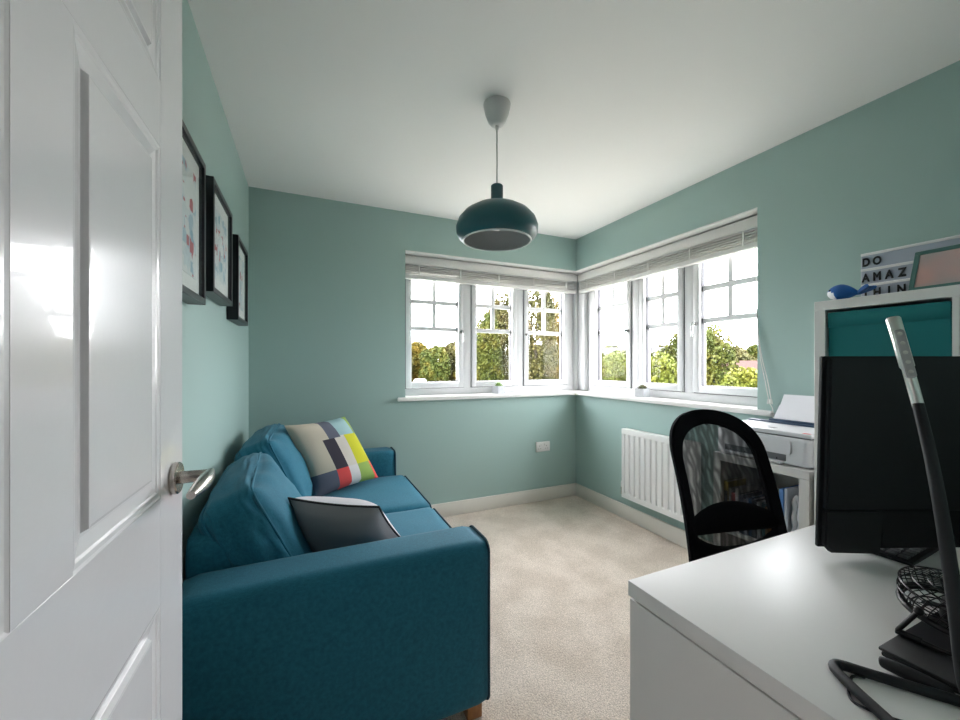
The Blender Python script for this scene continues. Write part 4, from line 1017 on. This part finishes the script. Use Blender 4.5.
tree('broadleaf_tree', 23.6, 32.3, 3.74, 1.6, 5.5, 0.15, 7000, 'leaf_gold', 'low golden tree beside the corner post')
tree('autumn_tree', 48.7, 58.3, 4.8, 2.9, 6.6, 0.32, 7000, 'leaf_olive', 'distant dull green tree, leftmost along the row beyond the right window', grp=FR)
tree('autumn_tree', 56.0, 59.9, 5.21, 2.9, 6.6, 0.32, 7000, 'leaf_green', 'distant dull green tree, second along the row beyond the right window', grp=FR)
tree('autumn_tree', 54.8, 52.6, 4.48, 2.9, 6.6, 0.32, 7000, 'leaf_green', 'distant dull green tree, third along the row beyond the right window', grp=FR)
tree('autumn_tree', 62.0, 53.6, 5.05, 2.9, 6.6, 0.32, 7000, 'leaf_olive', 'distant dull green tree, fourth along the row beyond the right window', grp=FR)
tree('autumn_tree', 59.9, 46.8, 4.51, 2.9, 6.6, 0.32, 7000, 'leaf_green', 'distant dull green tree, fifth along the row beyond the right window', grp=FR)
tree('autumn_tree', 66.9, 47.4, 4.85, 2.9, 6.6, 0.32, 7000, 'leaf_green', 'distant dull green tree, sixth along the row beyond the right window', grp=FR)
tree('autumn_tree', 63.9, 41.1, 4.33, 2.9, 6.6, 0.32, 7000, 'leaf_olive', 'distant dull green tree, seventh along the row beyond the right window', grp=FR)
tree('autumn_tree', 70.8, 41.4, 4.65, 2.9, 6.6, 0.32, 7000, 'leaf_green', 'distant dull green tree, eighth along the row beyond the right window', grp=FR)
tree('round_bush', 13.1, 15.1, 1.81, 1.0, 3.8, 0.1, 10000, 'leaf_bright', 'yellow green bush in the far light of the right window')
tree('round_bush', 15.9, 16.6, 2.0, 1.3, 4.0, 0.11, 11000, 'leaf_bright', 'larger yellow green bush beside the far mullion of the right window')
tree('round_bush', 13.5, 11.9, 1.73, 1.4, 4.2, 0.11, 12000, 'leaf_bright', 'bright bush low in the middle light of the right window')
tree('broadleaf_tree', 24.9, 20.1, 3.57, 1.4, 6.0, 0.12, 13000, 'leaf_green', 'green tree in the middle light of the right window')
tree('broadleaf_tree', 20.5, 14.4, 3.43, 1.6, 7.0, 0.12, 15000, 'leaf_green', 'tall green tree in the near light of the right window')
tree('broadleaf_tree', 30.3, 19.4, 2.61, 1.7, 5.5, 0.15, 8000, 'leaf_olive', 'olive tree half hiding the red-roofed house')
tree('round_bush', 11.0, 6.9, 1.14, 0.8, 3.2, 0.07, 12000, 'leaf_bright', 'rounded light green bush in front of the red-roofed house')

mat('roof_red', (.036, .0085, .0045), .8, var=(3, (.029, .0065, .0035))); mat('brick_red', (.04, .014, .010), .9, var=(5, (.03, .011, .008)))
mat('house_pale', (.045, .045, .043), .8); mat('roof_grey', (.018, .018, .019), .8); mat('van_white', (.45, .45, .46), .3); mat('dark_glass', (.01, .012, .015), .1)
def house(name, x, y, rz, wd, dp, eav, ridge, wm, rm, label, wins):
    r_ = thing(name, (x, y, GZ), label, 'house', local=True, rotz=rz)
    boxes('walls', [(-wd / 2, wd / 2, -dp / 2, dp / 2, 0, eav)], wm, r_)
    bm = bmesh.new(); o = .35
    P_ = [bm.verts.new(q) for q in ((-wd / 2 - o, -dp / 2 - o, eav - .1), (wd / 2 + o, -dp / 2 - o, eav - .1), (wd / 2 + o, dp / 2 + o, eav - .1), (-wd / 2 - o, dp / 2 + o, eav - .1), (-wd / 2 - o, 0, ridge), (wd / 2 + o, 0, ridge))]
    for f in ((0, 1, 5, 4), (2, 3, 4, 5), (0, 4, 3), (1, 2, 5), (0, 3, 2, 1)): bm.faces.new([P_[i] for i in f])
    bmesh.ops.recalc_face_normals(bm, faces=bm.faces[:]); rf = finish(bm, 'roof', rm, r_)
    box('chimney', wd * .25, wd * .25 + .7, -.35, .35, ridge - .6, ridge + .9, wm, rf, .02, 1)
    for wx, wz, ww, wh_ in wins:
        f_ = box('window', wx - ww / 2, wx + ww / 2, -dp / 2 - .05, -dp / 2 + .05, wz, wz + wh_, 'upvc', r_, .01, 1); box('pane', wx - ww / 2 + .08, wx + ww / 2 - .08, -dp / 2 - .07, -dp / 2 - .04, wz + .08, wz + wh_ - .08, 'dark_glass', f_, 0, 1)
house('red_house', 25.8, 15.3, R(-52), 3.6, 4, 2.7, 4.4, 'brick_red', 'roof_red', 'red-roofed brick house seen at the edge of the right window', [(-1, 1.2, .9, 1.1), (1, 1.2, .9, 1.1)])
house('pale_house', 46.6, 46.7, R(-44), 11, 6, 5.2, 6.9, 'house_pale', 'roof_grey', 'long pale house far behind the bushes of the right window', [(-4, 3, 1.4, 1.2), (-1, 3, 1.4, 1.2), (2, 3, 1.4, 1.2), (5, 3, 1.4, 1.2)])
vn = thing('white_van', (14.2, 52.1, GZ), 'white van parked below the far trees', 'van', local=True, rotz=R(-15))
rbox('body', -.85, .85, -2.3, 2.3, .35, 2.15, .18, 'van_white', vn, n=6); box('rear_window', -.7, .7, -2.33, -2.28, 1.35, 2.0, 'dark_glass', vn, .02)
for sx in (-.85, .85):
    for sy in (-1.5, 1.5): tube('wheel', [(sx - .1, sy, .34), (sx + .1, sy, .34)], .34, 'black_matte', vn, 18)
for sx in (-.78, .78): box('tail_light', sx - .08, sx + .08, -2.34, -2.28, .9, 1.3, 'patch_red', vn, .01)
